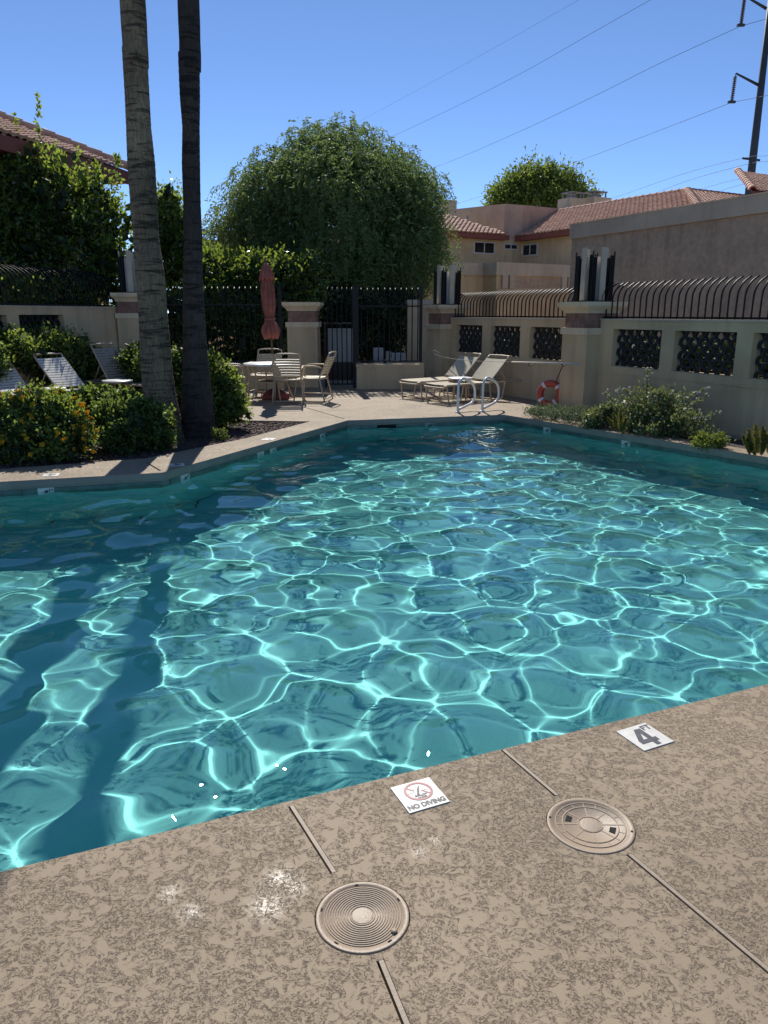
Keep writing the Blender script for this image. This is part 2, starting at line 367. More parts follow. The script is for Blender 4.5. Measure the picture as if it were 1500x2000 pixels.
P1 = offset_poly(pool, .012)
n = len(pool)
mb = MB(); prof = [(0.0, -.005), (-.007, -.014), (-.008, -.06), (0.0, -.088), (.012, -.090)]     # rounded coping nose
rings = [offset_poly(pool, d) for d, _ in prof]
for (r_, (_, z)) in zip(rings, prof): mb.v += [(p[0], p[1], z) for p in r_]
mb.v += [(p[0], p[1], -.001) for p in offset_poly(pool, .004)]
order = [len(prof)] + list(range(len(prof)))
for a, b in zip(order[:-1], order[1:]):
    for i in range(n): mb.f.append((a * n + i, a * n + (i + 1) % n, b * n + (i + 1) % n, b * n + i))
mb.build('coping', M['coping'], deck)
o = loop_wall('pool_wall', BOT, -.245, .012, M['plaster'], basin); o.cycles.is_caustics_receiver = True
o = loop_wall('tile_backing', -.26, -.088, .016, M['grout'], basin); o.cycles.is_caustics_receiver = True
basin.cycles.is_caustics_receiver = True
tile_me = MB(); tile_me.box(-.0735, .0735, -.004, .006, -.0735, .0735); tile_me = tile_me.mesh('waterline_tile'); tile_me.materials.append(M['poolgreen'])
def rim(px, py):                                  # nearest rim edge to a photographed rim point: (edge index, distance along it)
    p = gp(px, py); best = None
    for i in range(n):
        a = Vector((*pool[i], 0)); b = Vector((*pool[(i + 1) % n], 0)); d = (b - a); t = max(0, min(1, (p - a).dot(d) / d.dot(d)))
        q = (a + d * t - p).length
        if best is None or q < best[0]: best = (q, i, t * d.length)
    return best[1], best[2]
marker_at = {}
for key, q in {'a': (92, 934), 'b': (362, 911), 'c': (513, 869), 'd': (535, 862), 'e': (636, 835), 'f': (829, 815), 'g': (847, 815), 'h': (1083, 823), 'i': (1238, 849)}.items():
    ei, t = rim(*q); marker_at[key] = (ei, round(t / .15 - .5))
for ei in (3, 4, 5, 6, 7, 8):                     # rims in view
    a = Vector((*P1[ei], 0)); b = Vector((*P1[(ei + 1) % n], 0)); d = b - a; u = d.normalized(); nn = Vector((-u.y, u.x, 0))
    for k in range(int(d.length / .15)):
        if (ei, k) in marker_at.values() or (ei == 8 and k > 26): continue
        t = bpy.data.objects.new('waterline_tile', tile_me); COL.objects.link(t); t.parent = basin
        p = a + u * (.075 + .15 * k); t.location = (p.x, p.y, -.168); t.rotation_euler = (rnd.uniform(-.006, .006), rnd.uniform(-.006, .006), math.atan2(u.y, u.x))
        t.cycles.is_caustics_receiver = True
sa, sb_ = gp(735, 818), gp(772, 817); sd2 = Vector((*P1[5], 0)) - Vector((*P1[4], 0)); fr_ = frame((*P1[4], 0), sd2)
xa, xb = sorted(((fr_.inverted() @ sa).x, (fr_.inverted() @ sb_).x)); m = MB(fr_); m.box(xa, xb, -.002, .009, -.235, -.092); m.build('skimmer_mouth', M['dark'], basin)
# water surface: a real wave field, fine enough for the sunlight it focuses on the floor
def waves():
    g = np.random.default_rng(5); dx = .018
    X, Y = np.meshgrid(np.arange(-7.4, 6.2, dx), np.arange(0, 12.6, dx))
    Z = np.zeros_like(X); F = np.zeros_like(X); cz = cf = 0
    for i in range(90):
        lam = math.exp(g.uniform(math.log(.20), math.log(.70))); k = 2 * math.pi / lam; th = g.uniform(0, 2 * math.pi); a = lam ** 1.6
        cz += .5 * (a * k * k) ** 2; Z += a * np.cos(k * (math.cos(th) * X + math.sin(th) * Y) + g.uniform(0, 6.28))
    for i in range(60):
        lam = math.exp(g.uniform(math.log(.14), math.log(.32))); k = 2 * math.pi / lam; th = g.uniform(0, 2 * math.pi); a = lam ** 1.8
        cf += .5 * (a * k * k) ** 2; F += a * np.cos(k * (math.cos(th) * X + math.sin(th) * Y) + g.uniform(0, 6.28))
    right = 1 / (1 + np.exp(-(X - .9 + .15 * (Y - 4)) / .8))                            # the return jets ruffle the right half
    H = Z * (2.4 / math.sqrt(cz)) * (1 - .15 * right) + F * (1.3 / math.sqrt(cf)) * (.14 + .95 * right)
    # crests settle to the curvature that just focuses sunlight on the floor: a parabolic opening of the
    # height field (erosion then dilation), c = focal displacement per unit slope across / along the sun
    def morph(A, ax, c, sgn):
        k = int(.42 / dx); out = np.full_like(A, np.inf); n_ = A.shape[ax]
        for i in range(-k, k + 1):
            q = (i * dx) ** 2 / (2 * c); dst = [slice(None)] * 2; src = [slice(None)] * 2
            dst[ax] = slice(max(0, -i), n_ - max(0, i)); src[ax] = slice(max(0, i), n_ - max(0, -i))
            np.minimum(out[tuple(dst)], sgn * A[tuple(src)] + q, out=out[tuple(dst)])
        return sgn * out
    CB = 1 / .95                                    # and troughs to a gentler bowl
    for ax, sg in ((1, -1), (0, -1), (0, 1), (1, 1)): H = morph(H, ax, CB, sg)
    O = morph(morph(morph(morph(H, 1, .48, 1), 0, .70, 1), 0, .70, -1), 1, .48, -1)
    O = np.where(H - O < 2.5e-4, H, O)
    for ax in (0, 1):
        for _ in range(1): O = .25 * np.roll(O, 1, ax) + .5 * O + .25 * np.roll(O, -1, ax)
    H = (O - O.mean()) * .96
    ny, nx = X.shape; idx = np.arange(nx * ny).reshape(ny, nx)
    Q = np.stack([idx[:-1, :-1], idx[:-1, 1:], idx[1:, 1:], idx[1:, :-1]], -1).reshape(-1, 4)
    ins = inside(X.ravel(), Y.ravel(), pool); Q = Q[ins[Q].any(1)]
    used = np.unique(Q); re = np.full(nx * ny, -1); re[used] = np.arange(len(used))
    V = np.stack([X, Y, H + WZ], -1).reshape(-1, 3)[used]
    return V, re[Q]
V_, Q_ = waves()
wm = bpy.data.materials.new('water'); wm.use_nodes = True; t = wm.node_tree; t.nodes.clear()
gl = t.nodes.new('ShaderNodeBsdfGlass'); gl.distribution = 'GGX'; gl.inputs['Roughness'].default_value = 0; gl.inputs['IOR'].default_value = 1.333; gl.inputs['Color'].default_value = (.87, .985, .99, 1)
ou = t.nodes.new('ShaderNodeOutputMaterial'); t.links.new(gl.outputs[0], ou.inputs['Surface'])
water = np_mesh('water', V_, Q_, wm, None, 'structure', True)
water.cycles.is_caustics_caster = True

# ------------------------------------------------------------------ skimmer lids
def ring_sheet(mb, r0, r1, z, n=64, h=.004):
    vs = []
    for r, zz in ((r0, z - h), (r0, z), (r1, z), (r1, z - h)):
        vs += [(r * math.cos(2 * math.pi * i / n), r * math.sin(2 * math.pi * i / n), zz) for i in range(n)]
    mb.add(vs, [(k * n + i, (k + 1) * n + i, (k + 1) * n + (i + 1) % n, k * n + (i + 1) % n) for k in range(3) for i in range(n)])
t = thing('skimmer_lid', (LID1.x, LID1.y, 0), 'round tan skimmer lid moulded with many concentric rings', 'skimmer lid', 'round lids in the deck', R(20))
def lid_base(R_, root):
    m = MB(); m.lathe([(0, -.05), (R_ + .02, -.05), (R_ + .02, -.03), (R_ + .0045, -.03)], 48); link_mesh('well', m.mesh('well'), M['dark'], root, False)
    m = MB(); m.lathe([(R_, -.03), (R_, .0015), (R_ - .003, .0022), (R_ * .89, .0022), (R_ * .885, .0012), (0, .0012)], 72); link_mesh('plate', m.mesh('plate', True), M['lid'], root, False)
lid_base(LID1R, t)
for r0 in (.032, .040, .047, .054, .061, .068, .075, .082, .089, .096, .103):
    m = MB(); ring_sheet(m, r0, r0 + .0036, .0026); link_mesh('ridge', m.mesh('ridge', True), M['lid'], t, False)
m = MB(); m.lathe([(.030, .0005), (.030, .0016), (.028, .0020), (0, .0020)], 40); link_mesh('hub', m.mesh('hub', True), M['lid'], t, False)
for a in (10, 80, 150, 215, 290):
    m = MB(Matrix.Rotation(R(a), 4, 'Z')); m.box(.113, .118, -.006, .006, .0023, .0028); link_mesh('slot', m.mesh('slot'), M['dark'], t, False)
m = MB(); m.lathe([(.009, .004), (.009, .0062), (0, .0066)], 20, (.062, -.082, 0)); link_mesh('screw_cap', m.mesh('screw_cap', True), M['lid'], t, False)
t = thing('skimmer_lid', (LID2.x, LID2.y, 0), 'round tan valve lid with radial ribs and two black lifting slots', 'skimmer lid', 'round lids in the deck', R(-24))
lid_base(LID2R, t)
for r0, w_ in ((.036, .004), (.086, .004), (.108, .0035)):
    m = MB(); ring_sheet(m, r0, r0 + w_, .0027); link_mesh('ridge', m.mesh('ridge', True), M['lid'], t, False)
for k in range(8):
    m = MB(Matrix.Rotation(R(45 * k + 22), 4, 'Z')); m.box(.041, .085, -.0018, .0018, .0008, .0022); link_mesh('rib', m.mesh('rib'), M['lid'], t, False)
for k in range(16):
    m = MB(Matrix.Rotation(R(22.5 * k), 4, 'Z')); m.box(.0905, .107, -.0014, .0014, .0008, .0022); link_mesh('rib', m.mesh('rib'), M['lid'], t, False)
for a in (0, 180):
    m = MB(Matrix.Rotation(R(a), 4, 'Z')); m.prism([(.060, -.012), (.079, -.016), (.079, .016), (.060, .012)], .0010, .0028); link_mesh('slot', m.mesh('slot'), M['dark'], t, False)
m = MB(); m.lathe([(.035, .0005), (.035, .0014), (.033, .0017), (0, .0017)], 40); link_mesh('hub', m.mesh('hub', True), M['lid'], t, False)
for a in (8, 188):
    m = MB(); m.lathe([(.004, .003), (.004, .0036), (0, .0037)], 12, (.128 * math.cos(R(a)), .128 * math.sin(R(a)), 0)); link_mesh('screw', m.mesh('screw'), M['dark'], t, False)

# ------------------------------------------------------------------ depth markers
def text_mesh(body, size, width=None, bold=0.0):
    c = bpy.data.curves.new('lettering', 'FONT'); c.body = body; c.size = size; c.align_x = 'CENTER'; c.align_y = 'CENTER'; c.offset = bold; c.extrude = .0003; c.resolution_u = 3
    o = bpy.data.objects.new('lettering', c); COL.objects.link(o)
    bpy.context.view_layer.update()
    me = bpy.data.meshes.new_from_object(o.evaluated_get(bpy.context.evaluated_depsgraph_get()))
    bpy.data.objects.remove(o); bpy.data.curves.remove(c)
    xs = [v.co.x for v in me.vertices]; ys = [v.co.y for v in me.vertices]
    cx, cy = (max(xs) + min(xs)) / 2, (max(ys) + min(ys)) / 2; k = (width / (max(xs) - min(xs))) if width else 1
    for v in me.vertices: v.co = ((v.co.x - cx) * k, v.co.y - cy, v.co.z)
    return me
def text_part(name, body, size, at, parent, mt, width=None, bold=0.0, rz=0.0):
    me = text_mesh(body, size, width, bold); o = link_mesh(name, me, mt, parent, False); o.location = at; o.rotation_euler = (0, 0, rz); return o
def flat(name, polys, z, mt, parent):
    m = MB()
    for p in polys: m.prism(p, z, z + .0006)
    return link_mesh(name, m.mesh(name), mt, parent, False)
FOUR = [[(-.048, -.018), (-.048, -.042), (.022, -.042), (.022, -.018)], [(.022, -.0425), (.022, -.0655), (-.0005, -.0655), (-.0005, -.0425)],
        [(.022, -.0175), (.022, .052), (-.0005, .052), (-.0005, -.0175)], [(-.048, -.0175), (-.022, -.0175), (-.0011, .022), (-.0011, .052), (-.008, .052)],
        [(.0225, -.018), (.0225, -.042), (.037, -.042), (.037, -.018)]]
def four_tile(parent, z, ft=True):
    flat('numeral', FOUR, z, M['ink'], parent)
    if ft: text_part('lettering', 'FT', .042, (.050, .048, z + .0003), parent, M['ink'], None, .0012)
def slab(parent, s=.0757, h=.004):
    m = MB(); m.box(-s, s, -s, s, -.01, h); link_mesh('tile', m.mesh('tile'), M['tilewhite'], parent, False)
def deck_tile(tl, tr, name, label, group=None):
    a, b = gp(*tl), gp(*tr); u = (b - a).normalized(); c = (a + b) / 2 + Vector((u.y, -u.x, 0)) * .0762
    return thing(name, (c.x, c.y, 0), label, 'depth marker', group, math.atan2(u.y, u.x))
t = deck_tile((1203, 1430), (1260, 1413), 'depth_marker', 'white deck tile reading 4 FT in black near the right joint strip'); slab(t); four_tile(t, .0042)
t = deck_tile((760, 1541), (840, 1519), 'depth_marker', 'white NO DIVING deck tile with red barred circle and SHALLOW WATER'); slab(t)
m = MB(); ring_sheet(m, .0415, .0510, .0052, 48, .001); o = link_mesh('ban_ring', m.mesh('ban_ring'), M['red'], t, False); o.location = (.004, .018, 0)
flat('ban_bar', [[(-.034, .046), (-.030, .052), (-.006, .028), (-.010, .022)]], .0042, M['red'], t)
flat('ban_bar', [[(.014, .016), (.018, .021), (.042, -.008), (.038, -.014)]], .0042, M['red'], t)
flat('diver', [[(-.006, -.004), (.001, .004), (.008, .018), (.012, .030), (.022, .046), (.016, .043), (.003, .029), (-.003, .014), (-.009, .002)]], .0050, M['ink'], t)
wv = []
for x0 in (-.034, -.025, -.016, .018, .027, .036):
    wv.append([(x0 - .004, .014), (x0, .017), (x0 + .0045, .013), (x0, .0185)])
for q in wv: flat('wave', [q], .0046, M['ink'], t)
text_part('lettering', 'SHALLOW\nWATER', .0135, (.004, -.011, .0046), t, M['ink'], .047, .0006)
text_part('lettering', 'NO DIVING', .031, (0, -.0535, .0045), t, M['ink'], .140, .0017)
def wall_tile(key, label, kindof):
    ei, k = marker_at[key]
    a = Vector((*P1[ei], 0)); b = Vector((*P1[(ei + 1) % n], 0)); u = (b - a).normalized()
    p = a + u * (.075 + .15 * k); inward = Vector((-u.y, u.x, 0)) * .004
    t = thing('depth_marker', (p.x + inward.x, p.y + inward.y, -.166), label, 'depth marker', 'waterline markers')
    # stand the tile up: local z faces the water, local x runs so that it reads from the pool
    base = Matrix(((-u.x, 0, -u.y), (-u.y, 0, u.x), (0, 1, 0))).to_4x4()
    t.rotation_euler = base.to_euler()
    slab(t)
    if kindof == '4': four_tile(t, .0042)
    else:
        m = MB(); ring_sheet(m, .040, .049, .0052, 32, .001); link_mesh('ban_ring', m.mesh('ban_ring'), M['ink'], t, False)
        flat('ban_bar', [[(-.034, .028), (-.028, .034), (.034, -.028), (.028, -.034)]], .0043, M['ink'], t)
    for c in children(t): c.cycles.is_caustics_receiver = True
wall_tile('a', 'white 4 FT waterline tile below the orange flowering lantana', '4')
wall_tile('b', 'white 4 FT waterline tile just right of the coping bend by the palms', '4')
wall_tile('c', 'white no diving waterline tile on the angled left rim', 'n')
wall_tile('d', 'white 4 FT waterline tile beside the no diving tile, angled left rim', '4')
wall_tile('e', 'white 4 FT waterline tile farthest along the angled left rim', '4')
wall_tile('f', 'white no diving waterline tile on the far rim', 'n')
wall_tile('g', 'white 4 FT waterline tile on the far rim', '4')
wall_tile('h', 'white 4 FT waterline tile below the grey sage, right rim', '4')
wall_tile('i', 'white 4 FT waterline tile below the tall white lantana, right rim', '4')
def coping_tile(px, py, ei, label):
    p = gp(px, py); u = (Vector(pool[(ei + 1) % n]) - Vector(pool[ei])).normalized()
    t = thing('depth_marker', (p.x, p.y, 0), label, 'depth marker', 'flat markers on the far coping', math.atan2(u.y, u.x)); slab(t); four_tile(t, .0042)
coping_tile(100, 928, 8, 'flat white depth tile on the coping beside the lantana')
coping_tile(346, 908, 7, 'flat white depth tile on the coping in the palm shadow')
coping_tile(524, 858, 6, 'flat white depth tile on the sunlit angled coping')

# ------------------------------------------------------------------ pool hand rails
def handrail(px, py, label):
    p = gp(px, py); t = thing('hand_rail', p, label, 'hand rail', 'hand rails at the far rim', R(50))
    pts = [(0, 0, .0), (0, 0, .40), (.02, 0, .49), (.09, 0, .545), (.19, 0, .545), (.40, 0, .46), (.47, 0, .39), (.50, 0, .30), (.49, 0, .2), (.43, 0, .14), (.34, 0, .11), (.02, 0, .05)]
    m = MB(); m.tube(smooth_path(pts, 4), .021, 10); link_mesh('rail', m.mesh('rail', True), M['white'], t, False)
    m = MB(); m.lathe([(.045, 0), (.045, .012), (.028, .022)], 20); link_mesh('base_flange', m.mesh('base_flange', True), M['white'], t, False)
def smooth_path(pts, k=4):
    P = [Vector(p) for p in pts]; out = []
    for i in range(len(P) - 1):
        p0 = P[max(i - 1, 0)]; p1 = P[i]; p2 = P[i + 1]; p3 = P[min(i + 2, len(P) - 1)]
        for j in range(k):
            t = j / k; out.append(.5 * ((2 * p1) + (p2 - p0) * t + (2 * p0 - 5 * p1 + 4 * p2 - p3) * t * t + (3 * p1 - p0 - 3 * p2 + p3) * t ** 3))
    return out + [P[-1]]
handrail(894, 806, 'white looped pool hand rail nearer the umbrella table')
handrail(942, 804, 'white looped pool hand rail nearer the orange life ring')

# ------------------------------------------------------------------ columns, walls, fences
CW = .66
brick_me = {}
def column(origin, u, label, z0=0.0, lamp=None, group='stucco gate columns', w=CW):
    F = frame((origin[0], origin[1], z0), u); root = thing('stucco_column', F @ Vector((w / 2, -w / 2, 0)), label, 'column', group)
    m = MB(F); m.box(0, w, -w, 0, -.3, 1.255); m.build('shaft', M['stucco'], root)
    m = MB(F); e = .028; m.box(-e, w + e, -w - e, e, 1.255, 1.365); m.build('collar', M['cap'], root)
    b = .022; m = MB(F); m.box(b + .008, w - b - .008, -w + b + .008, -b - .008, 1.365, 1.60); m.build('band_core', M['mortar'], root)
    L = w - 2 * b; k = 3
    for row in range(2):
        for side in range(4):
            for i in range(k):
                c = F @ Matrix.Translation((w / 2, -w / 2, 0)) @ Matrix.Rotation(side * math.pi / 2, 4, 'Z')
                x0 = -L / 2 + i * L / k
                mm = MB(c); mm.box(x0 + .006, x0 + L / k - .006, -L / 2 + rnd.uniform(-.002, .003), -L / 2 + .06, 1.367 + row * .117, 1.367 + row * .117 + .108); mm.build('brick', M['brick'], root)
    # flared cap: cove profile square in plan
    prof = [(-.01, 1.602), (.0, 1.63), (.03, 1.665), (.07, 1.70), (.085, 1.725), (.085, 1.785)]
    mb = MB(F @ Matrix.Translation((w / 2, -w / 2, 0)))
    for q, z in prof:
        h = w / 2 + q; mb.v += [tuple(mb.m @ Vector(p)) for p in ((-h, -h, z), (h, -h, z), (h, h, z), (-h, h, z))]
    k = len(prof)
    mb.f = [(3, 2, 1, 0)] + [(a * 4 + i, a * 4 + (i + 1) % 4, a * 4 + 4 + (i + 1) % 4, a * 4 + 4 + i) for a in range(k - 1) for i in range(4)] + [((k - 1) * 4, (k - 1) * 4 + 1, (k - 1) * 4 + 2, (k - 1) * 4 + 3)]
    mb.build('cap', M['cap'], root)
    if lamp:
        C = F @ Matrix.Translation((w / 2, -w / 2, 1.785)); r2 = thing('column_lamp', C.to_translation(), lamp, 'lamp', 'lamps on the columns')
        s = w * .33
        m = MB(C); m.box(-s - .04, s + .04, -s - .04, s + .04, .0005, .02); m.build('base_plate', M['iron'], r2)
        m = MB(C); m.box(-.11, .11, -.11, .11, .021, .72); m.build('lamp_glass', M['winframe'], r2)
        for side in range(4):
            Q = C @ Matrix.Rotation(side * math.pi / 2, 4, 'Z')
            m = MB(Q); m.box(-.055, .055, -s - .014, -s + .014, .021, .86); m.build('board', M['board'], r2)
            for a, b_ in ((0, 0), (-.036, 0), (0, .036), (-.072, 0), (0, .072)):
                h = .80 if a == b_ == 0 else .74
                m = MB(Q); m.tube([(s + a, -s + b_, .021), (s + a, -s + b_, h)], .0125, 6); m.build('rod', M['iron'], r2)
            m = MB(Q); m.box(s - .085, s - .02, -s + .02, -s + .085, .021, .70); m.build('panel', M['iron'], r2)
    return root
def bar_mesh(h, lean, r=.013):
    m = MB(); m.tube(smooth_path([(0, 0, 0), (0, 0, h * .5), (0, -lean * .08, h * .68), (0, -lean * .4, h * .86), (0, -lean, h)], 3), r, 5)
    return m
def iron_fence(F, x0, x1, z, h, lean, label, step=.128, rails=(0.02,), group='iron fences', posts=(), r=.013):
    root = thing('iron_fence', F @ Vector(((x0 + x1) / 2, 0, z)), label, 'fence', group)
    me = bar_mesh(h, lean, r).mesh('bar', True); me.materials.append(M['iron'])
    for q in rails:
        m = MB(F); m.box(x0, x1, -.018, .018, z + q - .014, z + q + .014); m.build('rail', M['iron'], root)
    for q in posts:
        m = MB(F); m.box(q - .035, q + .035, -.035, .035, z, z + h + .02); m.build('post', M['iron'], root)
    k = int((x1 - x0) / step); rz = F.to_euler().z
    for i in range(k):
        o = bpy.data.objects.new('bar', me); COL.objects.link(o); o.parent = root
        p = F @ Vector((x0 + (i + .5) * (x1 - x0) / k, .0, z)) - root.location
        o.location = p; o.rotation_euler = (rnd.uniform(-.012, .012), rnd.uniform(-.01, .01), rz + rnd.uniform(-.03, .03))
    return root
def breeze_mesh(w_, h_, dep):
    """one fish-scale screen block: an arched shell open below"""
    m = MB(); k = 9; ro, ri = w_ / 2, w_ / 2 * .76
    vs = []
    for y in (0, -dep):
        for rr in (ro, ri):
            vs += [(rr * math.cos(math.pi * i / (k - 1)), y, rr * math.sin(math.pi * i / (k - 1)) * h_ / ro) for i in range(k)]
    fs = []
    for i in range(k - 1):
        fs += [(i, i + 1, k + i + 1, k + i)[::-1], (2 * k + i, 2 * k + i + 1, 3 * k + i + 1, 3 * k + i), (i, i + 1, 2 * k + i + 1, 2 * k + i), (k + i, k + i + 1, 3 * k + i + 1, 3 * k + i)[::-1]]
    fs += [(0, k, 3 * k, 2 * k), (k - 1, 2 * k - 1, 4 * k - 1, 3 * k - 1)[::-1]]
    m.add(vs, fs); return m
bz_me = breeze_mesh(.215, .118, .06).mesh('breeze_block'); bz_me.materials.append(M['block'])
def screen_wall(F, x0, x1, openings, label, zb=.77, zt=1.355, ztop=1.485, th=.2, group='stucco walls with screen openings', z0=0.0):
    root = thing('screen_wall', F @ Vector(((x0 + x1) / 2, -th / 2, z0)), label, 'wall', group)
    m = MB(F); m.box(x0, x1, -th, 0, -.3 + z0, zb + z0); m.box(x0, x1, -th, 0, zt + z0, ztop + z0)
    xs = [x0] + [v for o in sorted(openings) for v in o] + [x1]
    for a, b in zip(xs[0::2], xs[1::2]): m.box(a, b, -th, 0, zb + z0, zt + z0)
    m.build('wall_body', M['stucco'], root)
    m = MB(F); m.box(x0, x1, .002, .014, zb - .12 + z0, zb - .012 + z0); m.build('sill_band', M['stucco'], root)
    m = MB(F); m.box(x0, x1, -th - .012, .016, ztop + z0 + .001, ztop + z0 + .03); m.build('coping', M['stucco_band'], root)
    rz = F.to_euler().z
    for a, b in openings:
        cols = max(1, round((b - a) / .185)); wx = (b - a) / cols; row = 0; z = zb
        while z + .105 < zt + .03:
            for i in range(cols + (row % 2)):
                x = a + wx * (i + (.5 if row % 2 == 0 else 0)); 
                o = bpy.data.objects.new('breeze_block', bz_me); COL.objects.link(o); o.parent = root
                o.location = F @ Vector((x, -.085, z + z0)) - root.location; o.rotation_euler = (0, 0, rz); o.scale = (wx / .215, 1, .86)
            z += .1005; row += 1
    return root
K = gp(1137, 803); UR = Vector((-.411, .912, 0)).normalized()
F0 = frame((K.x, K.y, 0), UR)                     # n points to the pool
column((K.x, K.y), UR, 'stucco column with lamp standing beside the orange life ring', lamp='lamp of white boards and black rods, nearest column on right')
FW = F0 @ Matrix.Translation((0, -.26, 0))
screen_wall(FW, -6.6, -.002, [(-1.40, -.33), (-2.77, -1.66), (-4.10, -3.03), (-5.4, -4.4)], 'stucco screen wall behind the tall white lantana, right of column')
dM = 5.08
screen_wall(FW, CW + .002, dM - .002, [(.91, 2.0), (2.32, 3.40), (3.72, 4.84)], 'stucco screen wall behind the two sun loungers by the hand rails')
FF = F0 @ Matrix.Translation((0, -.34, 0))
iron_fence(FF, -6.6, .30, 1.517, .57, .22, 'black curved iron fence above the right hand screen wall')
iron_fence(FF, CW - .1, dM, 1.517, .52, .22, 'black curved iron fence above the wall behind the two loungers')
KM = F0 @ Vector((dM, 0, 0))
column((KM.x, KM.y), UR, 'stucco column with lamp at the far end of the screen wall', lamp='lamp of white boards and black rods beside the gate fence')
# middle column, gate and low seat walls along the far side
YF = 16.75
cm0 = gp(562, 757); cm1 = gp(628, 757)
column((cm0.x + CW + .02, cm0.y + .02), (-1, .02, 0), 'stucco column without lamp behind the patio table', z0=.05)
G0 = gp(694, 757); FG = frame((G0.x, G0.y, 0), (-1, 0.0, 0))   # x runs to the left, n faces the camera... 
FG = frame((0, G0.y + .02, 0), (-1, 0, 0))
def lx(px, Y=None): return -dp(px, 612, Y or (G0.y + .02)).x
# n of a frame running to -x points to -y, towards the pool
root = thing('seat_wall', (dp(770, 700, G0.y).x, G0.y, 0), 'low stucco seat wall under the fence right of the gate', 'wall', 'low seat walls')
m = MB(FG); m.box(lx(828), lx(697), -.05, .38, -.2, .47); m.build('wall_body', M['stucco'], root)
m = MB(FG); m.box(lx(828), lx(697) + .012, -.05, .40, .472, .53); m.build('coping', M['stucco'], root)
root = thing('seat_wall', (dp(440, 700, G0.y).x, G0.y, 0), 'low stucco seat wall under the fence behind the patio table', 'wall', 'low seat walls')
m = MB(FG); m.box(lx(556), lx(296), -.05, .38, -.2, .47); m.build('wall_body', M['stucco'], root)
m = MB(FG); m.box(lx(556), lx(296), -.05, .40, .472, .53); m.build('coping', M['stucco'], root)
iron_fence(FG, lx(822), lx(700), .56, 1.58, .30, 'black iron fence on the low seat wall right of the gate', step=.115, rails=(.02, 1.19), posts=(lx(822), lx(697)))
iron_fence(FG, lx(548), lx(296), .56, 1.60, .30, 'black iron fence behind the closed umbrella, left of column', step=.118, rails=(.02, 1.22), posts=(lx(547),))
# gate
root = thing('iron_gate', (dp(660, 700, G0.y).x, G0.y, 0), 'tall black iron gate between the middle column and seat wall', 'gate')
ga, gb = lx(691), lx(634)
m = MB(FG); m.box(ga - .03, ga + .03, -.03, .03, 0, 2.2); m.build('post', M['iron'], root)
m = MB(FG); m.box(gb - .02, gb + .02, -.03, .03, 0, 1.4); m.build('post', M['iron'], root)
for q in (.06, .16, 1.37):
    m = MB(FG); m.box(ga + .031, gb - .021, -.018, .018, q, q + .03); m.build('rail', M['iron'], root)
me = bar_mesh(2.08, .30).mesh('bar', True); me.materials.append(M['iron'])
k = 6
for i in range(k):
    o = bpy.data.objects.new('bar', me); COL.objects.link(o); o.parent = root
    o.location = FG @ Vector((ga + (i + .5) * (gb - ga) / k, 0, .07)) - root.location; o.rotation_euler = (0, 0, math.pi)
m = MB(FG); m.box(ga + .05, gb - .05, -.006, -.003, .16, .56); m.build('kick_panel', M['iron'], root)
# left: column, screen wall and fence on slightly higher ground
lk = dp(292, 640, 16.9); UL = Vector((.10, .995, 0)).normalized()
column((lk.x, lk.y), (-.98, -.2, 0), 'stucco column with lamp partly hidden by the grey palm', z0=.24, lamp='lamp of white boards and black rods behind the grey palm')
wa, wb = Vector((-6.95, 12.0, 0)), Vector((-5.72, 17.0, 0))
FL = frame(tuple(wb), wa - wb)                    # runs towards the camera, n points to the pool
ln = (wb - wa).length
screen_wall(FL, 0, ln + 3, [(1.95, 3.2), (3.5, 4.7), (5.0, 6.2)], 'stucco screen wall behind the left loungers and shrubs', z0=.22)
FL2 = FL @ Matrix.Translation((0, -.1, 0))
iron_fence(FL2, .1, ln + 3, 1.74, .72, .40, 'black curved iron fence above the left screen wall', step=.125)

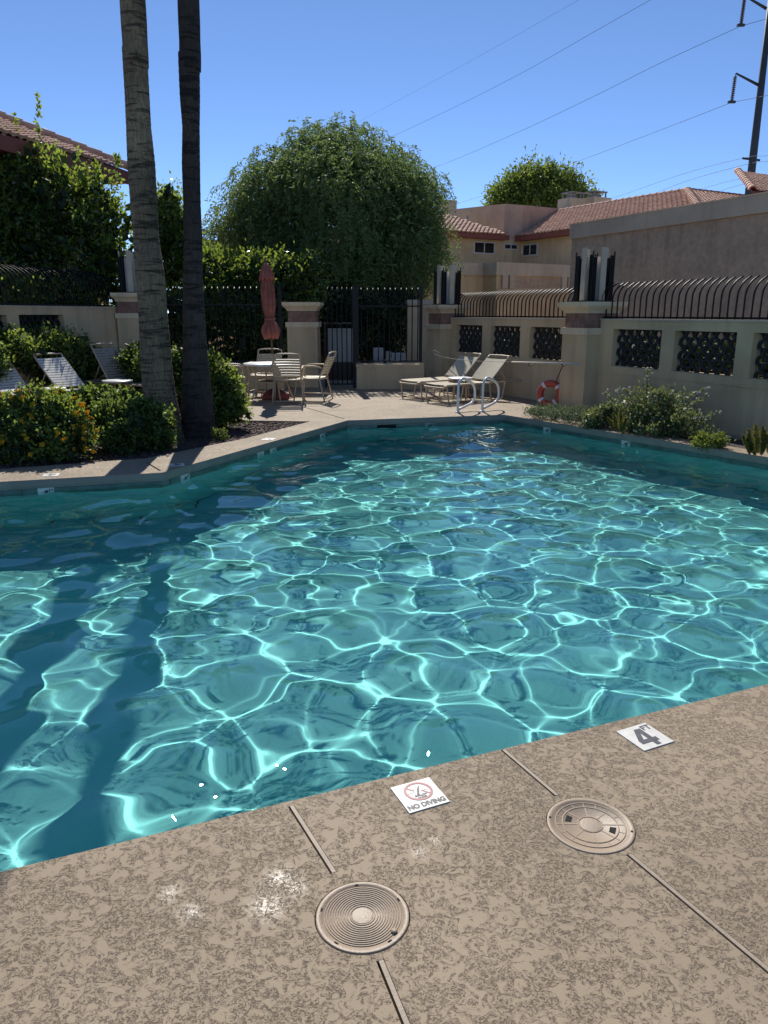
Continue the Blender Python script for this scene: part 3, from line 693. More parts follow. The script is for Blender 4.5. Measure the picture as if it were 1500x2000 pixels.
# ------------------------------------------------------------------ houses
A = Vector((.866, .5, 0)); B = Vector((-.5, .866, 0))
def on_plane(F, px, py):                          # local (x, z) where a photograph pixel meets the plane of a wall frame
    Fi = F.inverted(); o = Fi @ Vector((0, 0, CAM_H)); d = Fi.to_3x3() @ ray(px, py); k = -o.y / d.y
    q = o + d * k; return q.x, q.z
def roof_tiles(name, O, e, up, slope, poly, root, tw=.23, th=.27, mt=None, kind='stuff'):
    """clay S-tiles laid in courses over one roof plane; poly in (along eave, run up-slope) metres"""
    e = Vector(e); up = Vector(up); k = math.hypot(1, slope); sdir_ = (up + Vector((0, 0, slope))) / k; nrm = e.cross(sdir_)
    if nrm.z < 0: nrm = -nrm
    P = [(p[0], p[1] * k) for p in poly]
    t0, t1 = min(p[0] for p in P), max(p[0] for p in P); s1 = max(p[1] for p in P)
    V = []; Fc = []
    prof = [(0, .0), (.12, .024), (.28, .040), (.44, .024), (.55, .004), (1.0, .0)]
    r = 0
    while r * th < s1:
        i = 0
        while t0 + i * tw < t1:
            c = (t0 + (i + .5) * tw, (r + .5) * th)
            if inside(c[0], c[1], P):
                b = len(V); dz = rnd.uniform(-.004, .004); ds = rnd.uniform(-.007, .007)
                for q, (s_, lift) in enumerate(((r * th - .035 + ds, .062), ((r + 1) * th + ds, .004))):
                    for x, h in prof: V.append(O + e * (t0 + (i + x * .98) * tw) + sdir_ * s_ + nrm * (h + lift + dz))
                for x, h in prof: V.append(O + e * (t0 + (i + x * .98) * tw) + sdir_ * (r * th - .030 + ds) + nrm * (h * .6 + .004 + dz))
                m_ = len(prof)
                for j in range(m_ - 1):
                    Fc.append((b + j, b + j + 1, b + m_ + j + 1, b + m_ + j)); Fc.append((b + 2 * m_ + j, b + 2 * m_ + j + 1, b + j + 1, b + j))
            i += 1
        r += 1
    mm = MB(); mm.v = [tuple(v) for v in V]; mm.f = Fc; mm.build(name, mt or M['rooftile'], root, kind=kind)
    deck_ = MB(); vs = [tuple(O + e * p[0] + sdir_ * p[1] - nrm * .03) for p in P] + [tuple(O + e * p[0] + sdir_ * p[1] - nrm * .09) for p in P]
    q = len(P); deck_.add(vs, [tuple(range(q)), tuple(reversed(range(q, 2 * q)))] + [(i, (i + 1) % q, q + (i + 1) % q, q + i) for i in range(q)]); deck_.build('roof', M['fascia'], root)
def ridge_tiles(p, q, root, r=.13, step=.36):
    d = q - p; L = d.length; d.normalize(); x = d.cross(Vector((0, 0, 1))).normalized(); y = x.cross(d); k = max(1, int(L / step))
    m = MB(); m_ = 7
    vs = [(r * s_ * math.cos(math.pi * i / (m_ - 1)), yy, r * s_ * math.sin(math.pi * i / (m_ - 1)) + .015) for yy, s_ in ((-.21, 1.12), (.19, .92)) for i in range(m_)]
    vs += [(r * .8 * math.cos(math.pi * i / (m_ - 1)), -.205, r * .8 * math.sin(math.pi * i / (m_ - 1)) + .005) for i in range(m_)]
    m.add(vs, [(i, i + 1, m_ + i + 1, m_ + i)[::-1] for i in range(m_ - 1)] + [(i, i + 1, 2 * m_ + i + 1, 2 * m_ + i) for i in range(m_ - 1)])
    me = m.mesh('ridge_tile'); me.materials.append(M['rooftile'])
    rot = Matrix((x, d, y)).transposed().to_euler()
    for i in range(k):
        o = bpy.data.objects.new('ridge_tile', me); COL.objects.link(o); o.parent = root; o.location = p + d * ((i + .5) * L / k) - Vector(root.location); o.rotation_euler = rot
def window(F, x0, x1, z0, z1, root, panes=2):
    f = .05; m = MB(F); m.box(x0, x0 + f, -.05, .03, z0, z1); m.box(x1 - f, x1, -.05, .03, z0, z1); m.box(x0 + f, x1 - f, -.05, .03, z0, z0 + f); m.box(x0 + f, x1 - f, -.05, .03, z1 - f, z1)
    w_ = (x1 - x0 - 2 * f)
    for i in range(1, panes): m.box(x0 + f + w_ * i / panes - .022, x0 + f + w_ * i / panes + .022, -.05, .026, z0 + f, z1 - f)
    fr = m.build('window', M['winframe'], root)
    for i in range(panes):
        m = MB(F); a_ = x0 + f + w_ * i / panes + (.022 if i else 0); b_ = x0 + f + w_ * (i + 1) / panes - (.022 if i < panes - 1 else 0)
        m.box(a_, b_, -.02, .006, z0 + f, z1 - f); o = m.build('pane', M['glass'], None); o.parent = fr
        o.matrix_parent_inverse = Matrix.Identity(4)
def pbody(name, poly, z0, z1, mt, root):
    m = MB(); m.prism([(p[0], p[1]) for p in poly], z0, z1); return m.build(name, mt, root)

T_ = dp(984, 468, 35.6); T_.z = 0
C_ = T_ - (-A) * 0 + A * -on_plane(frame(tuple(T_), -A), 1019, 480)[0]
far_house = thing('house', T_, 'two storey stucco house with red tile roofs beyond the gate', 'house')
ZE = dp(985, 459, 35.3).z - .12
pbody('wall', [T_, C_, C_ + B * 7, T_ + B * 7 - A * 8, T_ - A * 8], -.3, ZE, M['stucco'], far_house)
pbody('wall', [C_ + Vector((.004, .0, 0)), C_ + A * 9, C_ + A * 9 - B * 9, C_ - B * 9], -.3, ZE - .004, M['stucco'], far_house)
# parapet tower in the corner between the two roofs
tw_ = [T_ - B * .004, C_ - B * .004, C_ + Vector((.57, .82, 0)) * 6.5, T_ + Vector((-.25, .97, 0)) * 7]
m = MB(); m.add([(p.x, p.y, ZE + .001) for p in tw_] + [(p.x, p.y, z) for p, z in zip(tw_, (dp(984, 398, 35.6).z, dp(1020, 400, 36).z, dp(1105, 408, 41).z, dp(935, 407, 42).z))], [(3, 2, 1, 0), (4, 5, 6, 7), (0, 1, 5, 4), (1, 2, 6, 5), (2, 3, 7, 6), (3, 0, 4, 7)])
m.build('parapet', M['mauve'], far_house)
SL = (dp(1300, 372, 32.8).z - ZE - .12) / 4
roof_tiles('roof_tiles', T_ - B * .4 + Vector((0, 0, ZE + .12)), -A, B, SL, [(.05, 0), (8.3, 0), (8.3, 3.6), (1.9, 3.6)], far_house)
m = MB(frame(tuple(T_ - B * .4), -A)); m.box(.03, 8.3, -.05, .03, ZE - .10, ZE + .10); m.build('fascia', M['fascia'], far_house)
m = MB(frame(tuple(T_ - B * .4), -A)); m.box(.03, 8.3, -.40, -.051, ZE - .08, ZE - .04); m.build('soffit', M['fascia'], far_house)
O2 = C_ - A * .4
roof_tiles('roof_tiles', O2 + Vector((0, 0, ZE + .12)), -B, A, SL, [(.0, 0), (9.8, 0), (5.8, 4), (-1.75, 4)], far_house)
FBk = frame(tuple(O2), B)
m = MB(FBk); m.box(-9.8, -.02, -.05, .03, ZE - .10, ZE + .10); m.build('fascia', M['fascia'], far_house)
m = MB(FBk); m.box(-9.8, -.02, -.40, -.051, ZE - .08, ZE - .04); m.build('soffit', M['fascia'], far_house)
pk = O2 - B * 5.8 + A * 4 + Vector((0, 0, ZE + .12 + 4 * SL)); cn = O2 - B * 9.8 + Vector((0, 0, ZE + .12))
ridge_tiles(cn, pk, far_house, .16); ridge_tiles(pk, pk + B * 7.5, far_house, .11); ridge_tiles(pk, pk + A * 16, far_house, .11)
roof_tiles('roof_tiles', cn, A, B, SL, [(0, 0), (20, 0), (20, 4), (4, 4)], far_house)
FA_ = frame(tuple(T_), -A); FB_ = frame(tuple(C_), B)
for F_, xa, xb, ya, yb in ((FA_, 925, 966, 472, 496), (FA_, 984, 1011, 476, 488), (FB_, 1021, 1050, 476, 500)):
    c = ((xa + xb) / 2, (ya + yb) / 2); x_, z_ = on_plane(F_, *c); x1_, _ = on_plane(F_, xa, c[1]); x2_, _ = on_plane(F_, xb, c[1]); _, z1_ = on_plane(F_, c[0], yb); _, z2_ = on_plane(F_, c[0], ya)
    window(F_, min(x1_, x2_), max(x1_, x2_), z1_, z2_, far_house)
def chimney(px, py0, py1, Y, w_, root, cap=True):
    a_, b_ = dp(px, py1, Y), dp(px, py0, Y); F_ = frame((a_.x, a_.y, 0), A)
    m = MB(F_); m.box(-w_ / 2, w_ / 2, -w_ / 2, w_ / 2, a_.z - 1.2, b_.z); ch = m.build('chimney', M['stucco_band'], root)
    if cap:
        m = MB(F_)
        for sx in (-1, 1):
            for sy in (-1, 1): m.box(sx * w_ * .32 - .03, sx * w_ * .32 + .03, sy * w_ * .32 - .03, sy * w_ * .32 + .03, b_.z + .001, b_.z + .26)
        m.box(-w_ * .38, w_ * .38, -w_ * .38, w_ * .38, b_.z + .261, b_.z + .31); m.box(-w_ * .2, w_ * .2, -w_ * .2, w_ * .2, b_.z + .001, b_.z + .18)
        o = m.build('flue_cap', M['greycap'], None); o.parent = ch; o.matrix_parent_inverse = Matrix.Identity(4); o['kind'] = 'stuff'
chimney(1115, 389, 408, 41, .95, far_house); chimney(1160, 388, 402, 41.5, 1.2, far_house); chimney(876, 392, 412, 38.5, .55, far_house, False)
vent = MB(); vp = dp(1352, 398, 34.0); vent.tube([(vp.x, vp.y, vp.z - .4), (vp.x, vp.y, vp.z + .12)], .06, 8); vent.build('vent_pipe', M['rooftile'], far_house)
vent = MB(); vp = dp(913, 432, 37.2); vent.tube([(vp.x, vp.y, vp.z - .4), (vp.x, vp.y, vp.z + .25)], .05, 8); vent.build('vent_pipe', M['greycap'], far_house)
# lower flat roofed garages in front of it
A1 = Vector((dp(971, 514, 27).x, 27.0, 0)); ZG = dp(971, 512, 27).z
gar = thing('garage', A1, 'flat roofed stucco garage with pale parapet in front of the house', 'garage')
pbody('wall', [A1, A1 + A * 8, A1 + A * 8 + B * 6, A1 + B * 6], -.3, ZG - .42, M['stucco'], gar)
g2 = A1 + B * .73
pbody('wall', [g2 - A * .004, g2 + B * 5, g2 + B * 5 - A * 9, g2 - A * 9], -.3, ZG - .42, M['stucco'], gar)
o_ = .07
pbody('parapet', [A1 - B * o_ - A * o_, A1 + A * 8 - B * o_, A1 + A * 8 + B * 6, A1 + B * .73 - A * o_ - B * o_ * 0], ZG - .419, ZG, M['stucco_band'], gar)
pbody('parapet', [g2 - B * o_ - A * o_ * 1.05, g2 + B * 5 - A * o_ * 1.05, g2 + B * 5 - A * 9, g2 - A * 9 - B * o_], ZG - .419, ZG - .003, M['stucco_band'], gar)
FG1 = frame(tuple(A1), -A)
for x_ in (-.3, -.62, -3.0, -3.3):
    m = MB(FG1); m.box(x_ - .11, x_ + .11, .002, .10, ZG - .85, ZG - .42); m.build('bracket', M['stucco_band'], gar)
m = MB(FG1); m.box(-4.2, -.05, .002, .05, ZG - .98, ZG - .86); m.build('ledge', M['stucco_band'], gar)
m = MB(FG1); m.box(-2.85, -.75, .002, .012, ZG - .82, ZG - .46); m.build('recess_panel', M['stucco_grey'], gar)
# blank wall of the building on the right
BW = Vector((dp(1118, 455, 22).x, 22.0, 0)); FBW = frame(tuple(BW), UR); ZB = dp(1118, 440, 22).z
bb = thing('building', FBW @ Vector((-6, -3, 0)), 'building with long blank grey stucco wall behind the right fence', 'building')
m = MB(FBW); m.box(-15, 0, -7, 0, -.3, ZB - .36); m.build('wall', M['stucco_grey'], bb)
m = MB(FBW); m.box(-15, .05, -7, .06, ZB - .359, ZB); m.build('parapet', M['stucco_band'], bb)
m = MB(FBW); m.box(-15, .055, -.5, .075, ZB + .001, ZB + .03); m.build('flashing', M['cap'], bb)
# corner of another tiled roof at the right edge
R0 = dp(1470, 371, 31)
h3 = thing('house', (R0.x + 4, R0.y + 3, 0), 'house showing just a tiled roof corner above the blank wall', 'house')
pbody('wall', [R0 + A * .5 + B * .5, R0 + A * 8 + B * .5, R0 + A * 8 + B * 7, R0 + A * .5 + B * 7], -.3, R0.z - .1, M['stucco'], h3)
roof_tiles('roof_tiles', Vector((R0.x, R0.y, R0.z)), A, B, .45, [(0, 0), (8, 0), (8, 3), (3, 3)], h3)
m = MB(frame((R0.x, R0.y, 0), -A)); m.box(-8, 0, -.04, .03, R0.z - .26, R0.z - .04); m.build('fascia', M['fascia'], h3)
ridge_tiles(R0 + Vector((0, 0, .0)), R0 + (A + B) * 3 + Vector((0, 0, 1.35)), h3, .15)
# house at the left
E1 = Vector((dp(252, 345, 21).x, 21.0, 0)); ZL = dp(249, 341, 21).z
def proj(P):
    q = Vector(P) - Vector((0, 0, CAM_H)); d = q.y * _c - q.z * _s; return 750 + F_PX * q.x / d, 1000 - F_PX * (q.y * _s + q.z * _c) / d
lo, hi = 6.0, 21.0
for _ in range(40):                                # depth at which the eave height is reached at the left edge of the picture
    md = (lo + hi) / 2
    if dp(0, 268, md).z < ZL: lo = md
    else: hi = md
el = dp(0, 268, lo) - E1; el.z = 0; el.normalize(); ul = Vector((el.y, -el.x, 0))
if ul.x > 0: ul = -ul
s0 = 0.0
while proj(E1 + (el + ul) * s0 + Vector((0, 0, ZL)))[0] > 0 and s0 < 12: s0 += .02
hp = E1 + (el + ul) * s0; SLL = (dp(0, 220, hp.y).z - ZL - .2) / s0
lh = thing('house', E1 + ul * 4, 'stucco house with clay tile roof behind the citrus hedge at left', 'house')
pbody('wall', [E1 + ul * .55 + el * .5, E1 + ul * 8 + el * .5, E1 + ul * 8 + el * 12, E1 + ul * .55 + el * 12], -.3, ZL - .05, M['stucco'], lh)
roof_tiles('roof_tiles', E1 + Vector((0, 0, ZL + .10)), el, ul, SLL, [(0, 0), (12, 0), (12, 4.2), (4.2, 4.2)], lh)
m = MB(frame(tuple(E1), -el)); m.box(-12, .0, -.04, .03, ZL - .24, ZL + .06); m.build('fascia', M['fascia'], lh)
m = MB(frame(tuple(E1), -el)); m.box(-12, .0, .031, .55, ZL - .22, ZL - .16); m.build('soffit', M['fascia'], lh)
ridge_tiles(E1 + Vector((0, 0, ZL + .12)), E1 + (el + ul) * 4.2 + Vector((0, 0, ZL + .12 + 4.2 * SLL)), lh, .16)
far2 = thing('house', dp(435, 480, 48) * 1, 'pale house wall glimpsed between the palms and mesquite tree', 'house')
fp = dp(435, 477, 48); m = MB(); m.box(fp.x - 1.6, fp.x + 3, 48, 54, -.3, fp.z); m.build('wall', M['stucco_band'], far2); m = MB(); m.box(fp.x - 1.7, fp.x + 3.1, 47.9, 54.1, fp.z + .001, fp.z + .25); m.build('parapet', M['stucco_band'], far2)

# ------------------------------------------------------------------ things behind the gate
p = gp(643, 735); q = dp(643, 645, 20.5); cb = thing('utility_cabinet', (dp(668, 700, 20.5).x, 20.7, 0), 'cream panelled cabinet standing behind the iron gate', 'cabinet')
x0, x1 = dp(641, 700, 20.5).x, dp(692, 700, 20.5).x; z0, z1 = dp(660, 710, 20.5).z, q.z
m = MB(); m.box(x0, x1, 20.5, 21.0, z0, z1); m.build('body', M['cabinet'], cb)
m = MB(); m.box(x0 - .02, x1 + .02, 20.46, 21.04, z1 + .001, z1 + .04); m.build('lid', M['cabinet'], cb)
m = MB(); m.box(x0, x1, 20.52, 20.98, -.06, z0 - .001); m.build('plinth', M['dark'], cb)
for i, (a_, b_, t_, nm, lb) in enumerate(((729, 749, 680, 'block_stack', 'tallest pale block stack behind the gate fence'), (754, 764, 687, 'block_stack', 'narrow pale block stack between two wider ones behind the fence'), (765, 795, 690, 'block_stack', 'lowest widest pale block stack behind the gate fence'))):
    x0, x1 = dp(a_, 700, 20).x, dp(b_, 700, 20).x; z1 = dp(a_, t_, 20).z; r_ = thing(nm, ((x0 + x1) / 2, 20.2, -.06), lb, 'blocks', 'pale blocks behind the fence')
    rows = 3; zz = -.06
    for j in range(rows):
        h_ = (z1 + .06) / rows; m = MB(); m.box(x0 + .006 * (j % 2), x1 - .006 * ((j + 1) % 2), 20 + .01 * (j % 2), 20.4, zz + .004, zz + h_ - .002); m.build('block', M['concrete'], r_); zz += h_
sh = thing('garden_wall', (dp(822, 650, 21.5).x, 21.6, 0), 'pale stucco wall end right behind the gate fence', 'wall')
x0, x1 = dp(796, 650, 21.5).x, dp(846, 650, 21.5).x; m = MB(); m.box(x0, x1, 21.5, 21.8, -.1, dp(820, 594, 21.5).z); m.build('wall_body', M['stucco'], sh); m = MB(); m.box(x0 - .05, x1 + .05, 21.45, 21.85, dp(820, 594, 21.5).z + .001, dp(820, 590, 21.5).z + .06); m.build('coping', M['stucco_band'], sh)
gw = thing('garden_wall', (dp(470, 690, 18.6).x, 18.7, 0), 'low beige kerb wall seen through the fence behind umbrella', 'wall')
m = MB(); m.box(dp(330, 690, 18.6).x, dp(556, 690, 18.6).x, 18.6, 18.85, -.1, dp(470, 688, 18.6).z); m.build('wall_body', M['stucco'], gw)

# ------------------------------------------------------------------ power line
def pole_tube(x, y, z0, z1, r0, r1, root):
    m = MB(); m.tube([(x, y, z0), (x, y, z1)], [r0, r1], 12); m.build('shaft', M['steel'], root, True)
rp = dp(1462, 385, 60); pr = thing('power_pole', (rp.x, rp.y, -.06), 'tall grey steel transmission pole with insulator arms at right', 'power pole')
pole_tube(rp.x, rp.y, -.1, 27.5, .36, .17, pr)
def arm(root, Y, hinge, tip, clamp, r=.10, discs=12):
    a_, b_, c_ = dp(*hinge, Y), dp(*tip, Y), dp(*clamp, Y)
    m = MB(); m.tube([a_, b_], [r, r * .6], 8); am = m.build('arm', M['steel'], root, True)
    m = MB(); m.tube([b_, c_], r * .25, 6); N = discs
    prof = []
    for i in range(N):
        z_ = b_.z + (c_.z - b_.z) * (.12 + .8 * i / (N - 1)); x_ = b_.x + (c_.x - b_.x) * (.12 + .8 * i / (N - 1)); m.lathe([(r * .3, -.04), (r * 1.35, -.05), (r * 1.3, -.01), (r * .3, .05)], 10, (x_, b_.y, z_))
    o = m.build('insulator', M['insul'], root); o['kind'] = 'stuff'
    m = MB(); m.box(c_.x - r * 2.6, c_.x + r * 2.6, c_.y - r, c_.y + r, c_.z - r * .8, c_.z + r * .6); m.build('clamp', M['steel'], root)
    return c_
c2 = arm(pr, 60, (1481, 166), (1437, 143), (1429, 199)); c1 = arm(pr, 60, (1497, 17), (1455, -8), (1447, 49))
for (ya, yb) in ((309, 313), (349, 353)):
    a_, b_ = dp(1450, ya, 60), dp(1484, yb, 60); m = MB(); m.tube([(a_.x, 60, a_.z), (b_.x, 60, b_.z)], .085, 6); m.build('cross_arm', M['steel'], pr)
lp = dp(502, 376, 190); pl = thing('power_pole', (lp.x, lp.y, -.06), 'small distant transmission pole left of the mesquite tree', 'power pole')
pole_tube(lp.x, lp.y, -.1, dp(499, 327, 190).z, .42, .24, pl); cl = arm(pl, 190, (499, 360), (473, 354), (473, 375), .16, 8)
def wire(pts, label, r=.016):
    P = [dp(a_, b_, Y_) for a_, b_, Y_ in pts]; m = MB(); m.tube(smooth_path(P, 5), r, 5)
    o = m.build('power_line', M['wire']); tag(o, label, 'power line', 'power lines across the sky')
wire([(1447, 51, 60), (1290, 123, 67), (1150, 193, 76), (990, 268, 88), (845, 328, 103), (700, 372, 125), (590, 385, 155), (499, 352, 190)], 'power line from the upper insulator down to the mesquite tree')
wire([(1580, 12, 52), (1500, 36, 57), (1447, 51, 60)], 'short span of line right of the upper insulator')
wire([(1429, 200, 60), (1290, 254, 68), (1150, 307, 77), (1010, 358, 88), (890, 398, 101), (760, 425, 120), (600, 425, 150), (473, 376, 190)], 'power line from the lower insulator down behind the round tree')
wire([(1590, 165, 52), (1500, 186, 57), (1429, 200, 60)], 'short span of line right of the lower insulator')
wire([(1400, -72, 62), (1270, 0, 68), (1150, 68, 77), (1020, 142, 87), (880, 213, 101), (745, 276, 119), (620, 330, 145), (480, 352, 188)], 'steepest power line crossing the open sky above the tree', .016)
wire([(1260, -68, 75), (1130, 0, 84), (1000, 74, 96), (870, 146, 112), (715, 230, 138), (600, 290, 165), (501, 328, 190)], 'faintest thin wire high in the sky, leftmost', .010)
for (a_, b_, c_, lb) in (((1450, 309), (1330, 341), (1193, 388), 'topmost of the four low lines left of the steel pole'), ((1462, 320), (1340, 354), (1240, 392), 'second of the four low lines left of the steel pole'), ((1446, 349), (1380, 366), (1290, 394), 'third of the four low lines left of the steel pole'), ((1458, 358), (1390, 378), (1320, 402), 'lowest of the four low lines left of the steel pole')):
    wire([(1600, a_[1] - 14, 52), (1500, a_[1] - 5, 57), (*a_, 60), (*b_, 70), (*c_, 84), (c_[0] - 160, c_[1] + 50, 105)], lb, .014)
wire([(473, 376, 190), (440, 396, 178), (400, 428, 165), (340, 480, 150)], 'thin wire falling left from the distant pole arm', .02)
wire([(499, 330, 190), (450, 360, 178), (400, 394, 165), (340, 440, 150)], 'faint wire falling left from the distant pole top', .012)

# ------------------------------------------------------------------ foliage
def unit(a): return a / (np.linalg.norm(a, axis=-1, keepdims=True) + 1e-9)
def blob(px, py, Y, rx, rz, ry=None):             # ellipsoid from its photographed centre and half sizes in pixels
    c = dp(px, py, Y); k = Y / 1525
    return (c.x, c.y, c.z, rx * k, ry if ry else rx * k * .85, rz * k)
def blob_points(blobs, N, lo=.55, g=rng, lump=.16):
    b = np.array(blobs, float); wgt = (b[:, 3] * b[:, 4] * b[:, 5]) ** .72; i = g.choice(len(b), N, p=wgt / wgt.sum())
    d = unit(g.normal(size=(N, 3))); r = (lo ** 3 + (1 - lo ** 3) * g.random(N)) ** (1 / 3)
    ph = g.uniform(0, 6.28, (len(b), 3))[i]
    lm = 1 + lump * (np.sin(5 * d[:, 0] + ph[:, 0]) + np.sin(6 * d[:, 1] + ph[:, 1]) + np.sin(5 * d[:, 2] + ph[:, 2])) / 1.7
    return b[i, :3] + d * b[i, 3:] * (r * lm)[:, None], d
def quads(P, ax, side, L, W):
    """one four-sided leaf per point: base, side, tip, side"""
    L = np.broadcast_to(L, (len(P),))[:, None]; W = np.broadcast_to(W, (len(P),))[:, None]
    nrm = unit(np.cross(ax, side)); mid = P + ax * L * .45 + nrm * W * .12
    V = np.stack([P, mid + side * W * .5, P + ax * L, mid - side * W * .5], 1)
    return V.reshape(-1, 3), np.arange(len(P) * 4).reshape(-1, 4)
def leaf_cloud(name, P, D, L, W, mt, parent, out=.5, up=.25, jit=.35, g=rng, zmin=-.05):
    k = P[:, 2] > zmin; P = P[k]; D = D[k]; N = len(P)
    ax = unit(D * out + g.normal(size=(N, 3)) * .7 + np.array([0, 0, up])); side = unit(np.cross(ax, g.normal(size=(N, 3))))
    s = 1 + jit * g.uniform(-1, 1, N); V, F = quads(P, ax, side, L * s, W * s)
    return np_mesh(name, V, F, mt, parent)
def clumped(blobs, K_, per, cr, lo=.7, g=rng):
    C, D = blob_points(blobs, K_, lo, g); P = np.repeat(C, per, 0) + g.normal(size=(K_ * per, 3)) * cr; return P, unit(np.repeat(D, per, 0) + g.normal(size=(K_ * per, 3)) * .5)
def sprig(base, top, n_, L, W, g=rng, spread=.05):
    t = g.random(n_)[:, None]; P = base + (top - base) * t + g.normal(size=(n_, 3)) * spread * (1.1 - t); d = unit((top - base)[None] * .6 + g.normal(size=(n_, 3)) * .8 * np.linalg.norm(top - base)); return P, d
def limbs(root, base, tops, r0, mt, name='trunk', bend=.2):
    m = MB()
    for tp in tops:
        a_, b_ = Vector(base), Vector(tp); mid = a_.lerp(b_, .5) + Vector((rnd.uniform(-bend, bend), rnd.uniform(-bend, bend), .1)); pts = smooth_path([a_, a_.lerp(mid, .5) + Vector((0, 0, .05)), mid, b_], 3)
        m.tube(pts, [r0 * (1 - .85 * i / (len(pts) - 1)) for i in range(len(pts))], 7)
    return m.build(name, mt, root, True)
M['leaf_citrus'] = leafmat('citrus_leaf', (0.123, 0.190, 0.036), (0.050, 0.099, 0.020), .30, 0.46, 2.5, .6, (0.297, 0.386, 0.045))
M['leaf_hedge'] = leafmat('hedge_leaf', (0.131, 0.191, 0.037), (0.044, 0.091, 0.021), .30, 0.46, 1.8, .6, (0.398, 0.513, 0.071))
M['leaf_mesquite'] = leafmat('mesquite_leaf', (0.148, 0.217, 0.078), (0.086, 0.148, 0.061), .6, .40, .7, .3, (0.246, 0.334, 0.088))
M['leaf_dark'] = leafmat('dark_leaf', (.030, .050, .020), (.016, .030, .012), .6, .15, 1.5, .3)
M['leaf_ash'] = leafmat('ash_leaf', (0.128, 0.180, 0.038), (0.068, 0.112, 0.027), .5, .4, .8, .4, (0.297, 0.378, 0.054))
M['leaf_lantana'] = leafmat('lantana_leaf', (0.160, 0.235, 0.053), (0.066, 0.122, 0.030), .5, 0.46, 5, .45, (0.371, 0.473, 0.068))
M['leaf_shrub'] = leafmat('shrub_leaf', (0.103, 0.164, 0.038), (0.045, 0.086, 0.024), .45, 0.46, 5, .5, (0.233, 0.327, 0.054))
M['leaf_sage'] = leafmat('sage_leaf', (.15, .17, .135), (.075, .09, .07), .7, .25, 9, .3)
M['leaf_lime'] = leafmat('lime_leaf', (.17, .19, .05), (.09, .12, .03), .5, .35, 9, .4)
M['leaf_white'] = leafmat('white_lantana_leaf', (.165, .19, .085), (.085, .105, .045), .5, .35, 7, .45, (.26, .30, .09))
M['leaf_fox'] = leafmat('foxtail_needle', (.20, .17, .06), (.10, .10, .035), .6, .35, 12, .3)
M['petal_orange'] = leafmat('orange_petal', (.80, .44, .02), (.80, .56, .05), .6, .35, 30, .3, (.7, .35, .02))
M['petal_white'] = leafmat('white_petal', (.72, .70, .66), (.62, .52, .55), .6, .3, 30, .3, (.7, .68, .62))
g2_ = np.random.default_rng(21)
# mesquite: feathery drooping sprays
tree = thing('mesquite_tree', dp(660, 640, 24.5) * 1, 'large round feathery mesquite tree in the middle behind the gate', 'tree')
tree.location.z = -.06
mb_ = [blob(640, 342, 24.5, 78, 70), blob(572, 378, 24.2, 84, 72), blob(738, 372, 24.6, 78, 66), blob(794, 402, 24.4, 62, 60), blob(660, 440, 24.0, 190, 125), blob(520, 430, 24.2, 80, 66), blob(450, 470, 24.3, 46, 46), blob(770, 470, 24.2, 92, 95), blob(606, 290, 24.4, 38, 34), blob(686, 286, 24.5, 40, 36), blob(540, 520, 23.8, 120, 80), blob(700, 545, 24, 125, 80), blob(580, 268, 24.4, 20, 13), blob(645, 260, 24.4, 28, 12), blob(702, 264, 24.5, 16, 11), blob(420, 470, 24.3, 22, 26), blob(440, 432, 24.3, 28, 20), blob(852, 380, 24.4, 20, 18), blob(832, 354, 24.4, 26, 15), blob(528, 305, 24.3, 26, 18), blob(500, 345, 24.3, 24, 18), blob(480, 378, 24.2, 24, 16), blob(770, 300, 24.5, 26, 16), blob(806, 318, 24.5, 22, 14), blob(856, 440, 24.3, 16, 30), blob(835, 545, 24, 22, 40)]
P, D = blob_points(mb_, 10500, .72, g2_, .34); n_ = len(P); J = 9
d0 = unit(D * np.array([1, 1, .6]) + g2_.normal(size=(n_, 3)) * .45 + np.array([0, 0, .35])); Ls = g2_.uniform(.35, .75, n_)
V_all = []
for j in range(J):
    t_ = (j + .5) / J; pos = P + d0 * (Ls * t_)[:, None] + np.array([0, 0, -1]) * (Ls * 1.15 * t_ * t_)[:, None]
    tan = unit(d0 + np.array([0, 0, -1]) * 2.3 * t_)
    for sgn in (-1, 1):
        sd_ = unit(np.cross(tan, np.array([0, 0, 1.0])) * sgn + tan * .45 + g2_.normal(size=(n_, 3)) * .3 + np.array([0, 0, -.25]))
        V, _ = quads(pos, sd_, unit(np.cross(sd_, g2_.normal(size=(n_, 3)))), g2_.uniform(.07, .15, n_), .034); V_all.append(V)
V = np.concatenate(V_all); np_mesh('crown', V, np.arange(len(V)).reshape(-1, 4), M['leaf_mesquite'], tree)
P, D = blob_points(mb_[:12], 8000, .3, g2_, .1); k_ = g2_.random(len(P)) < .9; b_ = P[k_]
b_ = np.repeat(b_, 3, 0) + g2_.normal(size=(len(b_) * 3, 3)) * .2; leaf_cloud('inner_leaves', b_, np.repeat(D[k_], 3, 0), .17, .06, M['leaf_mesquite'], tree, up=-.5, g=g2_)
base = tree.location.copy()
limbs(tree, base, [dp(*q) for q in ((650, 300, 24.5), (560, 380, 24), (780, 390, 24.5), (470, 450, 24.2), (700, 420, 24.8), (610, 420, 24))], .2, M['bark'], bend=.5)
